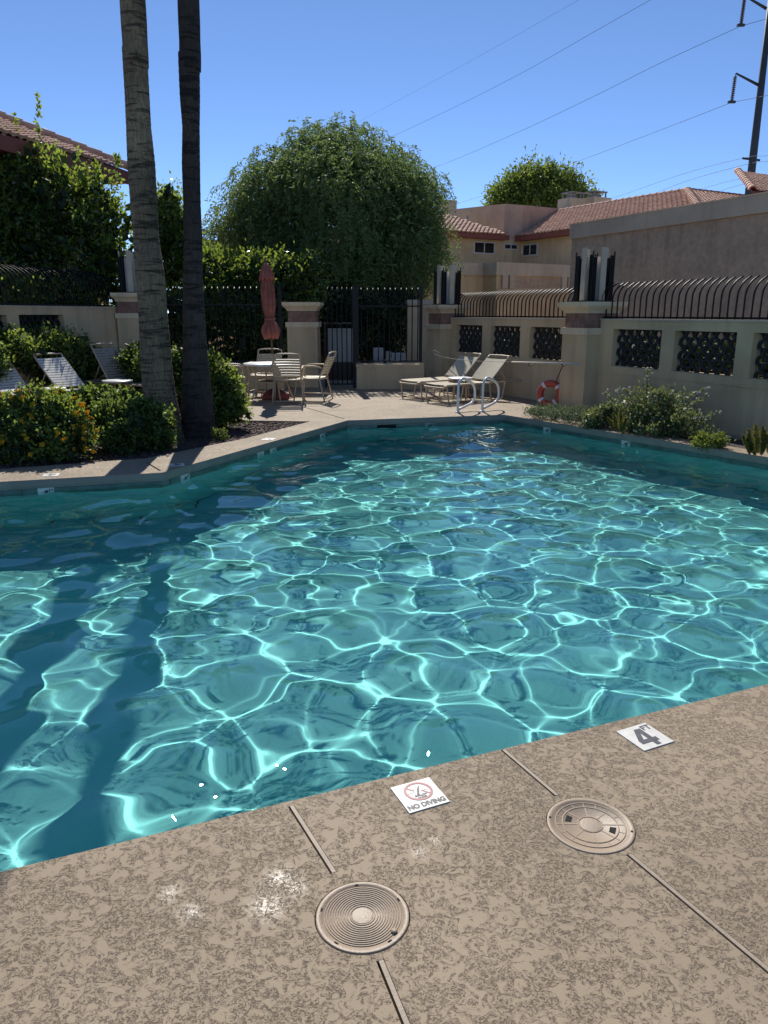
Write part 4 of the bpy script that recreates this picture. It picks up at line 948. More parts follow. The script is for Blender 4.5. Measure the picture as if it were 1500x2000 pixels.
# round tree behind the roofs
tree = thing('shade_tree', (dp(1050, 400, 52).x, 52, -.06), 'round yellow green tree behind the red tile roofs', 'tree')
rb = [blob(1050, 372, 52, 58, 42), blob(1000, 382, 52, 40, 30), blob(1105, 378, 52, 40, 30), blob(1042, 346, 52, 28, 22), blob(1078, 350, 52, 24, 18), blob(975, 392, 52, 24, 20), blob(1138, 388, 52, 16, 16), blob(1010, 356, 52, 16, 12), blob(1112, 352, 52, 14, 10), blob(1050, 405, 52, 90, 26)]
P, D = clumped(rb, 560, 46, .34, .55, g2_); leaf_cloud('crown', P, D, .21, .11, M['leaf_ash'], tree, g=g2_)
limbs(tree, (tree.location.x, 52, -.06), [dp(*q) for q in ((1050, 340, 52), (1000, 370, 52), (1110, 365, 52))], .22, M['bark'], bend=.4)
# citrus hedge at the left, with tall water shoots
def bush(name, label, cat, blobs, K_, per, cr, L, W, mt, group=None, lo=.62, shoots=(), stem=True, inner=True, up=.3, g=rng, zmin=-.04, part='foliage', out=.5):
    c = np.mean(np.array(blobs)[:, :2], 0); root = thing(name, (c[0], c[1], -.03), label, cat, group)
    P, D = clumped(blobs, K_, per, cr, lo, g); Ps, Ds = [P], [D]
    for (b0, t0, n_) in shoots:
        p_, d_ = sprig(np.array(b0), np.array(t0), n_, L, W, g, cr * .55); Ps.append(p_); Ds.append(d_)
    o = leaf_cloud(part, np.concatenate(Ps), np.concatenate(Ds), L, W, mt, root, up=up, g=g, zmin=zmin, out=out)
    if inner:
        P, D = blob_points(blobs, int(K_ * per * .10), .2, g); leaf_cloud('inner_leaves', P, D, L * 2.2, W * 2.6, M['leaf_dark'], root, g=g, zmin=zmin)  # light-blocking core, inner shade put into the darker leaf colour
    if stem:
        tops = []
        for q in blobs[:4]: tops.append((q[0], q[1], q[2] + q[5] * .4))
        limbs(root, (c[0], c[1], -.03), tops, .05 if max(b[5] for b in blobs) > .8 else .012, M['bark'], 'stems', .12)
    return root
def pt(px, py, Y): return tuple(dp(px, py, Y))
hb = [blob(40, 372, 17.6, 72, 70), blob(120, 405, 17.8, 76, 76), blob(30, 450, 17.4, 95, 110), blob(190, 420, 18.0, 50, 70), blob(215, 470, 18, 45, 80), blob(130, 500, 17.6, 110, 80), blob(8, 340, 17.5, 40, 46), blob(-60, 420, 17, 90, 130), blob(230, 540, 17.9, 60, 50)]
sh = [(pt(76, 320, 17.6), pt(76, 184, 17.6), 130), (pt(34, 320, 17.6), pt(32, 222, 17.6), 70), (pt(110, 330, 17.6), pt(106, 275, 17.6), 50), (pt(228, 360, 18), pt(229, 302, 18), 80), (pt(190, 350, 18), pt(186, 318, 18), 60), (pt(152, 330, 17.8), pt(150, 290, 17.8), 40), (pt(12, 310, 17.5), pt(8, 250, 17.5), 40), (pt(172, 370, 17.9), pt(168, 325, 17.9), 60)]
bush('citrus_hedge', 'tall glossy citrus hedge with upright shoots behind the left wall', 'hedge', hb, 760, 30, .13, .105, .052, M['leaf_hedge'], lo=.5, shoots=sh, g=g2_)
hb = [(*(FL @ Vector((x_, -1.05, z_))), .75, .75, .75) for x_ in (-.2, 1.0, 2.2, 3.4, 4.6, 5.8) for z_ in (.9, 1.75)]
bush('dark_hedge', 'dark leafy hedge directly behind the left iron fence', 'hedge', hb, 520, 28, .14, .11, .055, M['leaf_hedge'], g=g2_)
hb = [blob(330, 430, 20, 34, 55), blob(318, 500, 20, 45, 70), blob(345, 480, 20, 34, 60), blob(380, 520, 20, 30, 40)]
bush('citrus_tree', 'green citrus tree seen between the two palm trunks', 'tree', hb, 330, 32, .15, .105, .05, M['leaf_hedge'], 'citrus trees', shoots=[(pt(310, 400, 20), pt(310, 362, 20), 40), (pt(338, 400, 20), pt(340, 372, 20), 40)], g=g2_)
hb = [blob(440, 534, 19.6, 50, 32), blob(510, 538, 19.6, 66, 36), blob(584, 534, 19.6, 42, 30), blob(480, 560, 19.4, 90, 50), blob(420, 570, 19.4, 60, 70), blob(560, 570, 19.5, 70, 45)]
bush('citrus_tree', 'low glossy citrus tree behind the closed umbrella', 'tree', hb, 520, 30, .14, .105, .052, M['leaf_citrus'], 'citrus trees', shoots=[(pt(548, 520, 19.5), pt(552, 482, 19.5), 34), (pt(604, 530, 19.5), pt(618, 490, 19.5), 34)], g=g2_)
hb = [blob(430, 650, 18.4, 90, 60, .5), blob(520, 655, 18.3, 60, 60, .4), blob(360, 640, 18.4, 60, 70, .5), blob(290, 610, 18.3, 50, 60, .5)]
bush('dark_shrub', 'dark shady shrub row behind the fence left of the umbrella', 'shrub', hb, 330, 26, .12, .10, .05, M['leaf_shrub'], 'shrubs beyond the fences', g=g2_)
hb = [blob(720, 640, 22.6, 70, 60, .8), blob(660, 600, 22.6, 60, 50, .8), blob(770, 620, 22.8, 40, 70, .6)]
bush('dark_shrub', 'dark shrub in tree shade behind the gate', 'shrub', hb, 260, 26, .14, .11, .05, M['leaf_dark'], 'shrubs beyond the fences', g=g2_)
hm = FW @ Vector((2.9, -.95, 0)); hr = FW @ Vector((-2.6, -1.0, 0))
def along(a0, a1, back, z, r, k_):
    return [(*(FW @ Vector((a0 + (a1 - a0) * i / (k_ - 1), back, z))), r, r, r * 1.15) for i in range(k_)]
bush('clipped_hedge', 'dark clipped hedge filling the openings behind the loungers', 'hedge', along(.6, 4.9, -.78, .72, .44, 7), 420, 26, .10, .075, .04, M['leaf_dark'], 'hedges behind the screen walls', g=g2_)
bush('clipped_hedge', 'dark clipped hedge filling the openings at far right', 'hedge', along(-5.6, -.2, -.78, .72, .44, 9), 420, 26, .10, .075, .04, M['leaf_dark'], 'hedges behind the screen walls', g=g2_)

# ------------------------------------------------------------------ palms
def palm(name, axis, Y, mt, label, kind_group='palm trunks in the planter bed'):
    base_p = dp(axis[0][0], axis[0][1], Y); root = thing(name, (base_p.x, base_p.y, -.06), label, 'palm tree', kind_group)
    pts, rs = [], []
    for px, py, w_ in axis:
        q = dp(px, py, Y); pts.append(q); rs.append(w_ * Y / 1500 / 2 * .93)
    top = pts[-1] + (pts[-1] - pts[-2]).normalized() * 3.0; pts.append(Vector((top.x, Y, 12.5))); rs.append(rs[-1] * .9)
    sm = smooth_path(pts, 14); rr = np.interp(np.linspace(0, len(pts) - 1, len(sm)), range(len(pts)), rs)
    rr = [float(r) * (1 + .012 * math.sin(i * 2.4) + rnd.uniform(-.004, .005)) for i, r in enumerate(rr)]
    m = MB(); m.tube(sm, rr, 28); m.build('trunk', mt, root, True)
    tp = sm[-1]; m = MB()
    fr = []
    for i in range(34):                             # fan fronds high above the frame
        a = rnd.uniform(0, 6.28); e = rnd.uniform(-.6, 1.2); d = Vector((math.cos(a) * math.cos(e), math.sin(a) * math.cos(e), math.sin(e))); c = tp + d * 1.1; s = d.cross(Vector((0, 0, 1))).normalized(); u_ = s.cross(d)
        m.tube([tp, c], .02, 4)
        for k in range(-6, 7):
            an = k * .2; dd = (d * math.cos(an) + s * math.sin(an)); e1 = c + dd * .9 + Vector((0, 0, -.15)); w2 = s * math.cos(an) * .04 - d * math.sin(an) * .04
            m.add([c, c + dd * .5 + w2, e1, c + dd * .5 - w2], [(0, 1, 2, 3)])
    m.build('crown', M['leaf_shrub'], root)
    return root
palm('palm_tree', [(328, 875, 80), (322, 835, 73), (313, 780, 68), (306, 720, 64), (302, 660, 61), (298, 600, 57), (293, 540, 58), (286, 470, 50), (281, 400, 52), (276, 320, 53), (271, 250, 47), (268, 190, 46), (263, 100, 46), (259, 0, 47)], 10.1, M['palm_grey'], 'grey ringed palm trunk leaning slightly, left of the pair')
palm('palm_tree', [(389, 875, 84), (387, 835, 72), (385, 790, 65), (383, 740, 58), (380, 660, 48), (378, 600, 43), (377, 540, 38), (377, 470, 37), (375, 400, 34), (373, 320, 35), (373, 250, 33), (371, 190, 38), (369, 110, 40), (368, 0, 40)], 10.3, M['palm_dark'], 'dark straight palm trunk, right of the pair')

# ------------------------------------------------------------------ planting by the pool
def blossoms(root, P, r, mt, g=rng, name='blossoms', petals=9):
    n_ = len(P); Q = np.repeat(P, petals, 0); d = unit(g.normal(size=(n_ * petals, 3)) + np.array([0, -.5, .9])); side = unit(np.cross(d, g.normal(size=d.shape)))
    V, F = quads(Q, d, side, r, r * 1.1); o = np_mesh(name, V, F, mt, root); o['kind'] = 'stuff'; return o
g3 = np.random.default_rng(5)
lb = [blob(55, 822, 8.75, 80, 60), blob(110, 828, 8.7, 62, 62), blob(-40, 840, 8.7, 80, 62), blob(85, 865, 8.5, 88, 45), blob(155, 850, 8.6, 34, 42), blob(70, 790, 8.8, 55, 30), blob(10, 855, 8.5, 70, 48)]
root = bush('lantana_bush', 'rounded lantana bush dotted with orange and yellow flowers', 'bush', lb, 620, 26, .045, .042, .027, M['leaf_lantana'], g=g3, up=.5)
P, D = blob_points(lb, 400, .97, g3); k_ = (D[:, 1] < .35) & (P[:, 2] > .08); P = P[k_][:150] + D[k_][:150] * .03
P2 = np.repeat(P, 3, 0) + g3.normal(size=(len(P) * 3, 3)) * .010
blossoms(root, P2, .027, M['petal_orange'], g3, petals=7)
sb = [blob(232, 835, 9.25, 40, 44), blob(280, 828, 9.3, 42, 50), blob(305, 845, 9.25, 34, 46), blob(250, 858, 9.1, 50, 38), blob(215, 805, 9.5, 26, 22)]
bush('green_shrub', 'dark leafy shrub in front of the grey palm base', 'shrub', sb, 420, 26, .05, .048, .028, M['leaf_shrub'], 'green shrubs in the planter', g=g3)
sb = [blob(415, 735, 11.2, 40, 45), blob(440, 770, 11.1, 36, 45), blob(430, 800, 11, 42, 34), blob(395, 780, 11.3, 40, 60), blob(462, 800, 10.9, 22, 24)]
bush('green_shrub', 'loose green shrub right of the dark palm, by the patio table', 'shrub', sb, 380, 24, .055, .050, .028, M['leaf_lantana'], 'green shrubs in the planter', g=g3, shoots=[(pt(470, 810, 10.9), pt(484, 790, 10.9), 14), (pt(465, 760, 11), pt(472, 735, 11), 14)])
sb = [blob(340, 720, 11.6, 22, 40), blob(342, 765, 11.4, 26, 50)]
bush('green_shrub', 'green shrub glimpsed between the two palm bases', 'shrub', sb, 150, 24, .055, .05, .03, M['leaf_shrub'], 'green shrubs in the planter', g=g3)
sb = [blob(70, 685, 14.15, 60, 42, .32), blob(130, 694, 14.85, 50, 42, .34), blob(15, 688, 13.4, 55, 46, .28), blob(95, 712, 14.4, 62, 46, .3), blob(168, 716, 15.3, 30, 40, .35), blob(-50, 700, 12.6, 60, 55, .3)]
bush('green_shrub', 'wide bright shrub between the left wall and sun loungers', 'shrub', sb, 620, 26, .075, .062, .035, M['leaf_lantana'], 'green shrubs in the planter', g=g3, shoots=[(pt(82, 660, 14.2), pt(84, 626, 14.2), 26), (pt(130, 670, 14.9), pt(142, 640, 14.9), 20), (pt(40, 660, 13.7), pt(36, 638, 13.7), 20), (pt(170, 690, 15.3), pt(182, 664, 15.3), 16)])
sb = [blob(262, 715, 14.9, 28, 40), blob(285, 735, 14.6, 26, 40), blob(240, 735, 15, 25, 30)]
bush('green_shrub', 'dark shrub behind the grey palm below the left column', 'shrub', sb, 200, 24, .07, .06, .034, M['leaf_shrub'], 'green shrubs in the planter', g=g3)
sb = [blob(150, 790, 10.4, 30, 22), blob(190, 785, 10.6, 40, 22), blob(240, 790, 10.4, 35, 22), blob(120, 800, 10, 25, 20)]
bush('green_shrub', 'low broad leaved shrub between the lantana and loungers', 'shrub', sb, 200, 22, .05, .055, .035, M['leaf_shrub'], 'green shrubs in the planter', g=g3)
sb = [blob(432, 852, 9.95, 14, 12), blob(424, 846, 10, 8, 9)]
bush('small_plant', 'small pale green plant alone in the bark beside the dark palm', 'plant', sb, 34, 14, .02, .035, .018, M['leaf_lime'], g=g3, inner=False)
# right hand bed
def rbp(px, py, k=0):                             # depth of the right bed below a photographed point on the coping line
    return gp(px, py).y
sb = [blob(1050, 806, 11.9, 26, 9), blob(1090, 808, 11.5, 34, 13), blob(1130, 812, 11.2, 30, 16), blob(1065, 802, 12, 30, 9)]
bush('sage_plant', 'low grey green sage spreading below the life ring', 'plant', sb, 260, 18, .035, .035, .012, M['leaf_sage'], g=g3, inner=False, up=.9)
sb = [blob(1175, 815, 11.0, 24, 20), blob(1160, 822, 10.9, 20, 12), blob(1195, 805, 11.0, 16, 16)]
root = bush('leafy_plant', 'bright leafy ground plant at the base of the column', 'plant', sb, 170, 16, .035, .045, .026, M['leaf_white'], g=g3, inner=False)
P, D = blob_points(sb, 26, .95, g3); blossoms(root, P, .018, M['petal_white'], g3)
sb = [blob(1265, 805, 10.6, 52, 44), blob(1300, 812, 10.45, 55, 40), blob(1245, 820, 10.6, 45, 34, .3), blob(1330, 828, 10.1, 44, 28, .28), blob(1285, 840, 10.15, 50, 20, .25), blob(1365, 842, 9.85, 24, 18, .2)]
shs = [(1262, 770, 1265, 722, 10.5), (1225, 790, 1208, 758, 10.5), (1205, 795, 1180, 766, 10.6), (1320, 790, 1378, 758, 10.2), (1350, 830, 1402, 808, 9.8), (1300, 790, 1314, 766, 10.3), (1250, 785, 1222, 760, 10.6), (1330, 800, 1380, 772, 10.2), (1340, 835, 1368, 806, 9.8), (1285, 790, 1288, 765, 10.4)]
root = bush('white_lantana', 'tall straggly lantana with white flower heads on the right bed', 'bush', sb, 330, 22, .05, .048, .026, M['leaf_white'], lo=.4, g=g3, inner=False, up=.4, shoots=[(pt(a, b, y), pt(c, d, y), 46) for a, b, c, d, y in shs])
P = np.array([pt(c, d, y) for a, b, c, d, y in shs] + [pt(a + (c - a) * .7, b + (d - b) * .7, y) for a, b, c, d, y in shs]); P = np.repeat(P, 3, 0) + g3.normal(size=(len(P) * 3, 3)) * .025
Q, D = blob_points(sb, 40, .97, g3); blossoms(root, np.concatenate([P, Q]), .019, M['petal_white'], g3)
m = MB()
for a, b, c, d, y in shs: m.tube([dp(a, b + 20, y), dp(c, d, y)], [.006, .003], 4)
m.build('canes', M['bark'], root)
sb = [blob(1385, 866, 9.3, 26, 10), blob(1405, 862, 9.2, 14, 12), blob(1370, 860, 9.4, 16, 10)]
bush('low_plant', 'low yellow green plant at the right end of the lantana', 'plant', sb, 120, 14, .03, .04, .018, M['leaf_lime'], g=g3, inner=False, up=.7)
def foxtail(name, stalks, Y, label, mt):
    b0 = dp(stalks[0][0], stalks[0][1], Y); root = thing(name, (b0.x, b0.y, -.02), label, 'fern', 'foxtail ferns on the right bed')
    for bx, by, tx, ty, w_ in stalks:
        b_, t_ = np.array(dp(bx, by, Y)), np.array(dp(tx, ty, Y)); N = 420; t = g3.random(N); fat = np.sin(np.pi * np.clip(t * .88 + .1, 0, 1)) ** .7 * (1 - .25 * t); ang = g3.uniform(0, 6.28, N); rad = np.stack([np.cos(ang), np.sin(ang), np.zeros(N)], 1); ax_ = unit((t_ - b_)[None])
        P = b_ + (t_ - b_) * t[:, None]; d = unit(rad * .8 + ax_ * .75); V, F = quads(P, d, unit(np.cross(d, g3.normal(size=(N, 3)))), w_ * fat + .008, .010); np_mesh('frond', V, F, mt, root)
foxtail('foxtail_fern', [(1468, 885, 1461, 838, .06), (1480, 886, 1475, 828, .065), (1490, 884, 1490, 832, .065), (1475, 890, 1458, 855, .05), (1500, 886, 1506, 830, .065), (1486, 890, 1496, 848, .06), (1512, 888, 1520, 836, .06), (1465, 888, 1450, 850, .045)], 8.55, 'olive foxtail fern clump at the right edge of the bed', M['leaf_fox'])
foxtail('foxtail_fern', [(1205, 842, 1198, 806, .05), (1212, 842, 1212, 800, .05), (1200, 840, 1186, 815, .04), (1216, 843, 1222, 816, .045)], 10.1, 'small foxtail fern in front of the leafy ground plant', M['leaf_fox'])
# bark mulch
m = MB(); cnt = 0; chips = []
while cnt < 4200:
    x = rnd.uniform(-5.2, -1.0); y = rnd.uniform(7.6, 11.8)
    if not inside(x, y, left_bed): continue
    cnt += 1; chips.append((x, y))
C = np.array([(x, y, -.028 + rnd.uniform(0, .012)) for x, y in chips]); N = len(C); a = rng.uniform(0, 6.28, N); tl = rng.uniform(-.5, .5, N); ln_ = rng.uniform(.012, .03, N); wd = rng.uniform(.006, .013, N)
u = np.stack([np.cos(a) * np.cos(tl), np.sin(a) * np.cos(tl), np.sin(tl)], 1); v = np.stack([-np.sin(a), np.cos(a), np.zeros(N)], 1); w_ = np.cross(u, v) * .006
u *= ln_[:, None]; v *= wd[:, None]
V = np.stack([C - u - v - w_, C + u - v - w_, C + u + v - w_, C - u + v - w_, C - u * .8 - v * .8 + w_, C + u * .9 - v * .7 + w_, C + u * .8 + v * .8 + w_, C - u * .9 + v * .8 + w_], 1).reshape(-1, 3)
F = (np.arange(N)[:, None, None] * 8 + np.array([(4, 5, 6, 7), (0, 1, 5, 4), (1, 2, 6, 5), (2, 3, 7, 6), (3, 0, 4, 7)])[None]).reshape(-1, 4)
o = np_mesh('bark_mulch', V, F, M['chip'], None, 'stuff'); tag(o, 'dark red bark mulch scattered over the left planter bed', 'mulch')

# ------------------------------------------------------------------ furniture
def rounded_strap(w_, d_, t_=.007):
    m = MB(); k = 7
    pts = [(-w_ / 2 + w_ * i / (k - 1), .012 * math.sin(math.pi * i / (k - 1)) * -1) for i in range(k)]
    vs = []
    for x, z in pts: vs += [(x, -d_ / 2, z), (x, d_ / 2, z), (x, d_ / 2, z + t_), (x, -d_ / 2, z + t_)]
    fs = [(0, 1, 2, 3), ((k - 1) * 4 + 3, (k - 1) * 4 + 2, (k - 1) * 4 + 1, (k - 1) * 4)]
    for i in range(k - 1):
        for j in range(4): fs.append((i * 4 + (j + 1) % 4, i * 4 + j, i * 4 + 4 + j, i * 4 + 4 + (j + 1) % 4))
    m.add(vs, fs); return m
def strap_row(root, me, y0, z0, y1, z1, k, skip=()):
    """straps laid across between two points of the side rail"""
    an = math.atan2(z1 - z0, y1 - y0)
    for i in range(k):
        if i in skip: continue
        t = (i + .5) / k; o = bpy.data.objects.new('strap', me); COL.objects.link(o); o.parent = root
        o.location = (0, y0 + (y1 - y0) * t, z0 + (z1 - z0) * t); o.rotation_euler = (an, 0, rnd.uniform(-.008, .008))
def lounger(label, loc, rz, mt, back=52, blen=.82, skip=()):
    """length runs along +y from the foot to the head"""
    root = thing('sun_lounger', loc, label, 'sun lounger', 'strap sun loungers', rz); fm = M['chairframe']; hw, zs = .30, .33
    m = MB(); m.tube(smooth_path([(-hw, .06, zs - .02), (-hw, .12, zs), (-hw, 1.9, zs), (-hw + .04, 1.94, zs), (hw - .04, 1.94, zs), (hw, 1.9, zs), (hw, .12, zs), (hw, .06, zs - .02), (hw - .05, .0, zs - .04), (-hw + .05, .0, zs - .04)], 3), .0155, 8, True)
    link_mesh('side_rail', m.mesh('side_rail', True), fm, root, False)
    for y0, y1 in ((.08, .42), (1.15, 1.50)):
        for x in (-hw - .003, hw + .003):
            m = MB(); m.tube(smooth_path([(x, y0 - .02, zs - .02), (x, y0 + .02, .06), (x, y0 + .05, .018), (x, y1 - .05, .018), (x, y1 - .02, .06), (x, y1 + .04, zs - .02)], 3), .0145, 7)
            link_mesh('leg', m.mesh('leg', True), fm, root, False)
        m = MB(); m.tube([(-hw, y0 + .07, .02), (hw, y0 + .07, .02)], .012, 6); link_mesh('cross_bar', m.mesh('cross_bar', True), fm, root, False)
    me = rounded_strap(.60, .043).mesh('strap'); me.materials.append(mt)
    c, s = math.cos(R(back)), math.sin(R(back)); yp = 1.16; zp = zs + .005
    strap_row(root, me, .04, zs + .012, yp, zs + .012, 19)
    m = MB(); T = blen
    P = [(-hw + .03, yp, zp), (-hw + .03, yp + c * T * .9, zp + s * T * .9), (-hw + .09, yp + c * T, zp + s * T), (hw - .09, yp + c * T, zp + s * T), (hw - .03, yp + c * T * .9, zp + s * T * .9), (hw - .03, yp, zp)]
    m.tube(smooth_path(P, 3), .0145, 8); link_mesh('back_frame', m.mesh('back_frame', True), fm, root, False)
    me = rounded_strap(.55, .044).mesh('strap'); me.materials.append(mt)
    strap_row(root, me, yp + c * .05, zp + s * .05 + .01, yp + c * (T - .1), zp + s * (T - .1) + .01, 12, skip)
    for x in (-hw + .03, hw - .03):
        m = MB(); m.tube([(x, yp + c * T * .5, zp + s * T * .5 - .01), (x, min(1.9, yp + c * T * .5 + .22), zs)], .010, 6); link_mesh('prop', m.mesh('prop', True), fm, root, False)
    return root
def place_rz(v): return math.atan2(-v[0], v[1])   # rotation that sends local +y to v
# two loungers by the hand rails (foot to the left, head to the right)
vB = Vector((.80, .60, 0)); fB = gp(851, 789) ; fB.z = 0
b_ = gp(852, 788); lounger('tan strap lounger nearer the hand rails, head raised', (b_.x - .05, b_.y + .05, 0), place_rz(vB), M['strap'], 43, .69)
a_ = gp(799, 780); lounger('tan strap lounger farther from the pool, against the screen wall', (a_.x - .02, a_.y + .12, 0), place_rz(vB), M['strap'], 43, .69)
def joint_place(px, py, Y, v, z=.33):             # put the seat/back joint (local y = 1.16) at a photographed point
    q = dp(px, py, Y); d = Vector((v[0], v[1], 0)).normalized(); return Vector((q.x, q.y, 0)) - d * 1.16
vL = Vector((-.84, .54, 0))
lounger('shade-darkened brown strap lounger, back raised highest, beside the grey palm', joint_place(237, 741, 14.6, vL), place_rz(vL), M['strap_shaded'], 56, .84)
lounger('white strap lounger dappled with shade, middle of the left three', joint_place(141, 757, 13.2, vL), place_rz(vL), M['strap_white'], 43, .84)
lounger('white strap lounger with a missing strap at the left edge', joint_place(28, 762, 12.6, vL), place_rz(vL), M['strap_white'], 44, .84, (8,))
def side_table(px, py, Y, r, z, label):
    q = dp(px, py, Y); root = thing('side_table', (q.x, q.y, 0), label, 'side table', 'small white side tables')
    m = MB(); m.lathe([(0, z - .028), (r - .01, z - .028), (r, z - .02), (r, z - .006), (r - .008, z), (0, z + .001)], 28); link_mesh('top', m.mesh('top', True), M['tabletop'], root, False)
    for k in range(4):
        a = k * math.pi / 2 + .6; m = MB(); m.tube([(r * .62 * math.cos(a), r * .62 * math.sin(a), z - .029), (r * .72 * math.cos(a), r * .72 * math.sin(a), 0)], .012, 6); link_mesh('leg', m.mesh('leg', True), M['chairframe'], root, False)
side_table(899, 739, 14.6, .24, .42, 'small round white side table between the two tan loungers')
side_table(229, 743, 14.0, .27, .42, 'small round white table in front of the shade-darkened brown lounger')
side_table(104, 758, 12.5, .20, .42, 'small round white table left of the dappled lounger')
side_table(20, 759, 12.1, .22, .42, 'small round white table at the left edge')

def patio_chair(label, loc, rz):
    """front towards +y"""
    root = thing('patio_chair', loc, label, 'chair', 'strap chairs round the patio table', rz); fm = M['chairframe']; hw = .26; zs = .42
    for x in (-hw, hw):
        m = MB(); m.tube([(x * .96, .24, zs), (x * 1.08, .30, .0)], .0145, 7); link_mesh('leg', m.mesh('leg', True), fm, root, False)
        m = MB(); m.tube([(x * .96, -.20, zs), (x * 1.08, -.30, .0)], .0145, 7); link_mesh('leg', m.mesh('leg', True), fm, root, False)
        m = MB(); m.tube(smooth_path([(x, -.25, zs + .20), (x * 1.1, -.10, zs + .235), (x * 1.12, .18, zs + .225), (x * 1.08, .25, zs + .17), (x * .98, .235, zs)], 3), .014, 7); link_mesh('armrest', m.mesh('armrest', True), fm, root, False)
        m = MB(); m.tube([(x * 1.06, .285, .10), (x * 1.06, -.285, .10)], .010, 6); link_mesh('foot_bar', m.mesh('foot_bar', True), fm, root, False)
    m = MB(); m.tube([(-hw * 1.05, -.29, .045), (hw * 1.05, -.29, .045)], .010, 6); link_mesh('foot_bar', m.mesh('foot_bar', True), fm, root, False)
    m = MB(); m.tube(smooth_path([(-hw * .94, .22, zs), (-hw * .94, -.22, zs), (hw * .94, -.22, zs), (hw * .94, .22, zs), (hw * .8, .27, zs - .01), (-hw * .8, .27, zs - .01)], 2), .0135, 7, True); link_mesh('seat_frame', m.mesh('seat_frame', True), fm, root, False)
    m = MB(); m.tube(smooth_path([(-hw * .94, -.19, zs), (-hw * .94, -.36, zs + .38), (-hw * .78, -.40, zs + .47), (hw * .78, -.40, zs + .47), (hw * .94, -.36, zs + .38), (hw * .94, -.19, zs)], 4), .0145, 8); link_mesh('back_frame', m.mesh('back_frame', True), fm, root, False)
    me = rounded_strap(hw * 1.9, .042).mesh('strap'); me.materials.append(M['strap'])
    strap_row(root, me, -.19, zs + .008, .25, zs + .008, 8); strap_row(root, me, -.215, zs + .05, -.365, zs + .385, 7)
    return root
TC = dp(530, 709, 14.75); TC.z = 0
proto = patio_chair('tan strap chair with its back to the pool, nearest the camera', (gp(560, 789).x, gp(560, 789).y + .32, 0), R(4))
def chair_at(px, py, rz, label, dx=0, dy=0):
    p = gp(px, py); return copy_tree(proto, (p.x + dx, p.y + dy, 0), rz, label)
copy_tree(proto, (TC.x - .22, TC.y + .62, 0), R(172), 'tan strap chair facing the pool on the far side of table')
copy_tree(proto, (dp(612, 700, 14.7).x, 14.55, 0), R(78), 'tan strap chair seen side on at the right of the table')
copy_tree(proto, (dp(447, 700, 14.6).x, 14.6, 0), R(-80), 'tan strap chair mostly hidden behind the shrub left of table')
root = thing('patio_table', TC, 'round white patio table with tan tube legs under the umbrella', 'table')
m = MB(); m.lathe([(.03, .645), (.525, .645), (.535, .655), (.535, .672), (.525, .68), (.03, .681)], 48); link_mesh('top', m.mesh('top', True), M['tabletop'], root, False)
for k in range(4):
    a = k * math.pi / 2 + .5; m = MB(); m.tube(smooth_path([(.40 * math.cos(a), .40 * math.sin(a), .644), (.30 * math.cos(a), .30 * math.sin(a), .35), (.42 * math.cos(a), .42 * math.sin(a), .0)], 4), .016, 7); link_mesh('leg', m.mesh('leg', True), M['chairframe'], root, False)
m = MB(); m.lathe([(.29, .33), (.305, .33), (.305, .35), (.29, .35), (.29, .33)], 30); link_mesh('brace_ring', m.mesh('brace_ring', True), M['chairframe'], root, False)
root = thing('umbrella_base', (TC.x + .06, TC.y, 0), 'domed terracotta umbrella base under the patio table', 'umbrella base')
m = MB(); m.lathe([(.0, 0), (.26, 0), (.27, .03), (.26, .07), (.20, .13), (.10, .18), (.05, .20), (.045, .30), (.0301, .30)], 36); link_mesh('dome', m.mesh('dome', True), M['terracotta'], root, False)
root = thing('patio_umbrella', (TC.x + .06, TC.y, 0), 'closed terracotta patio umbrella tied up through the table', 'umbrella', None); root.rotation_euler = (0, R(-2.2), 0)
m = MB(); m.tube([(0, 0, .06), (0, 0, 2.60)], .019, 10); link_mesh('pole', m.mesh('pole', True), M['bark'], root, False)
gz = dp(530, 512, 14.75).z
zz = lambda py: dp(530, py, 14.75).z
UF = lambda a: 1 - abs(((a / (2 * math.pi) * 8) % 1) * 2 - 1)      # eight ribs, sharp pleats between them
prof = [(.150, zz(657)), (.185, zz(650)), (.178, zz(643)), (.150, zz(635)), (.105, zz(627)), (.088, zz(622)), (.100, zz(614)), (.128, zz(600)), (.140, zz(586)), (.135, zz(570)), (.118, zz(556)), (.095, zz(546)), (.07, zz(536))]
m = MB(); m.lathe(prof, 96, fold=lambda i, a: (.62 + .44 * UF(a + .22 * math.sin(i * .8 + 2 * a)) + .06 * math.sin(16 * a + 1.7 * i)) * .95)
for i, p_ in enumerate(m.v[:192]):                 # pointed hem
    a = math.atan2(p_[1], p_[0]); m.v[i] = (p_[0], p_[1], p_[2] - (.10 if i < 96 else .04) * (UF(a) - .4))
link_mesh('canopy', m.mesh('canopy', True), M['canvas'], root, False)
prof = [(.128, zz(546)), (.134, zz(541)), (.102, zz(530)), (.070, zz(522)), (.040, zz(516)), (.016, zz(512)), (0, zz(511.5))]
m = MB(); m.lathe(prof, 96, fold=lambda i, a: .76 + .36 * UF(a + .2) if i < 4 else 1)
for i, p_ in enumerate(m.v[:192]):
    a = math.atan2(p_[1], p_[0]); m.v[i] = (p_[0], p_[1], p_[2] - (.06 if i < 96 else .03) * (UF(a + .2) - .4))
link_mesh('vent_flap', m.mesh('vent_flap', True), M['canvas'], root, False)
m = MB(); m.lathe([(.090, zz(625)), (.102, zz(624.5)), (.102, zz(621.5)), (.090, zz(621))], 40); link_mesh('tie_band', m.mesh('tie_band', True), M['canvas'], root, False)
m = MB(); m.lathe([(.0, zz(512)), (.022, zz(511)), (.022, zz(508.5)), (0, zz(507.5))], 14); link_mesh('finial', m.mesh('finial', True), M['bark'], root, False)
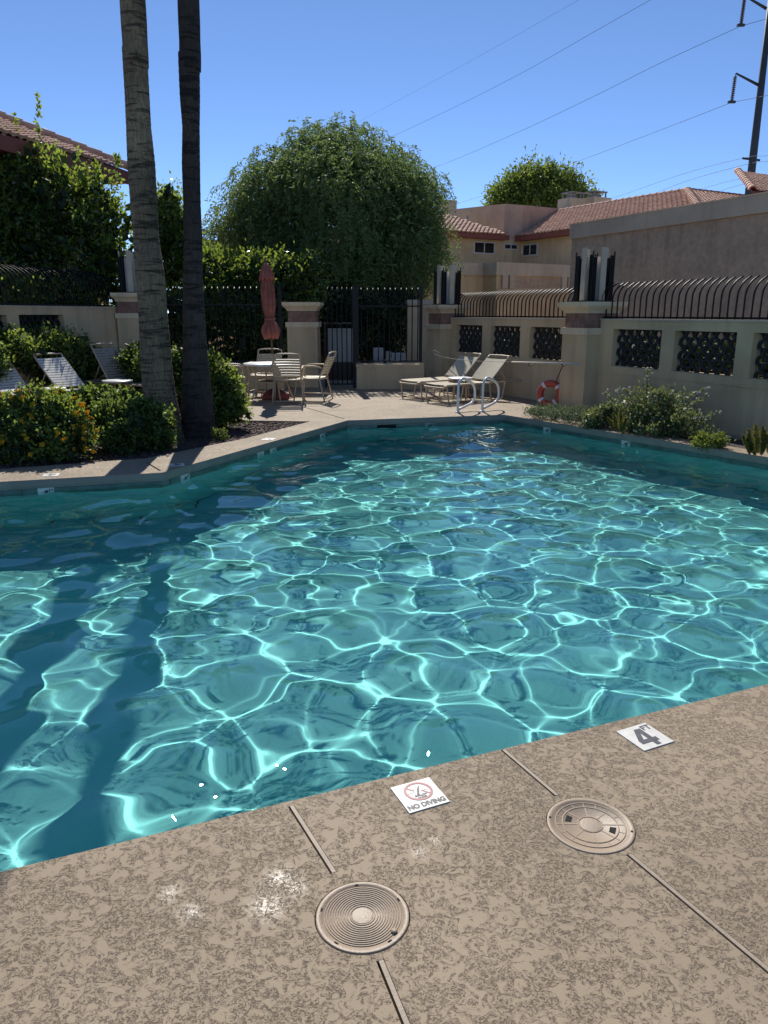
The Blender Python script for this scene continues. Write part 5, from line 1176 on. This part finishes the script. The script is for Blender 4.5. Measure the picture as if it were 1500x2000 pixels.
# life ring, rope and reaching pole
lr = dp(1074, 769, 13.6); root = thing('life_ring', lr, 'orange life ring with white bands leaning by the column', 'life ring')
Rm = (Matrix.Translation((0, 0, 0)) @ Matrix.Rotation(R(-34), 4, 'Z') @ Matrix.Rotation(R(80), 4, 'X'))
def torus_part(name, a0, a1, rr, mt, R0=.185, n_=40):
    m = MB(Rm); k = max(4, int(n_ * (a1 - a0) / 6.283)); full = a1 - a0 > 6.2
    pts = [(R0 * math.cos(a0 + (a1 - a0) * i / k), R0 * math.sin(a0 + (a1 - a0) * i / k), 0) for i in range(k if full else k + 1)]
    m.tube(pts, rr, 14, full); link_mesh(name, m.mesh(name, True), mt, root, False)
torus_part('ring', 0, 2 * math.pi, .060, M['orange'])
for a in (40, 130, 220, 310): torus_part('band', R(a - 8), R(a + 8), .0625, M['white'])
m = MB(Rm); pts = []
for i in range(48):
    a = 2 * math.pi * i / 48; q = .235 + .02 * abs(math.sin(2 * a - R(80))); pts.append((q * math.cos(a), q * math.sin(a), 0))
m.tube(pts, .006, 5, True); link_mesh('grab_rope', m.mesh('grab_rope', True), M['rope'], root, False)
hk = dp(1100, 712, 12.95)
m = MB(); m.tube(smooth_path([dp(1084, 752, 13.6), dp(1090, 735, 13.3), dp(1099, 714, 12.9)], 4), .010, 6); o = m.build('hanging_rope', M['darkrope']); tag(o, 'dark rope hanging from the pole hook to the life ring', 'rope')
m = MB(); q0, q1 = dp(1131, 711, 12.35), dp(1000, 707, 13.9); q2 = dp(880, 700, 15.9); m.tube([q0, q1], .015, 9); root = thing('reaching_pole', q0.lerp(q1, .5), 'long white reaching pole hung along the screen wall', 'pole')
m.build('shaft', M['concrete'], root, True)
m = MB(); m.tube(smooth_path([q1, dp(930, 705, 14.9), q2, dp(852, 693, 16.3), dp(846, 688, 16.35), dp(848, 684, 16.3), dp(858, 690, 16.1)], 4), .0045, 6); m.build('crook', M['concrete'], root, True)
for pxx in (1100, 1035):
    q = dp(pxx, 713, 12.7 if pxx > 1050 else 13.45); m = MB(); m.tube([q + Vector((.12, .06, .03)), q + Vector((0, 0, -.02)), q + Vector((-.04, -.02, .03))], .008, 6); m.build('hook', M['iron'], root, True)
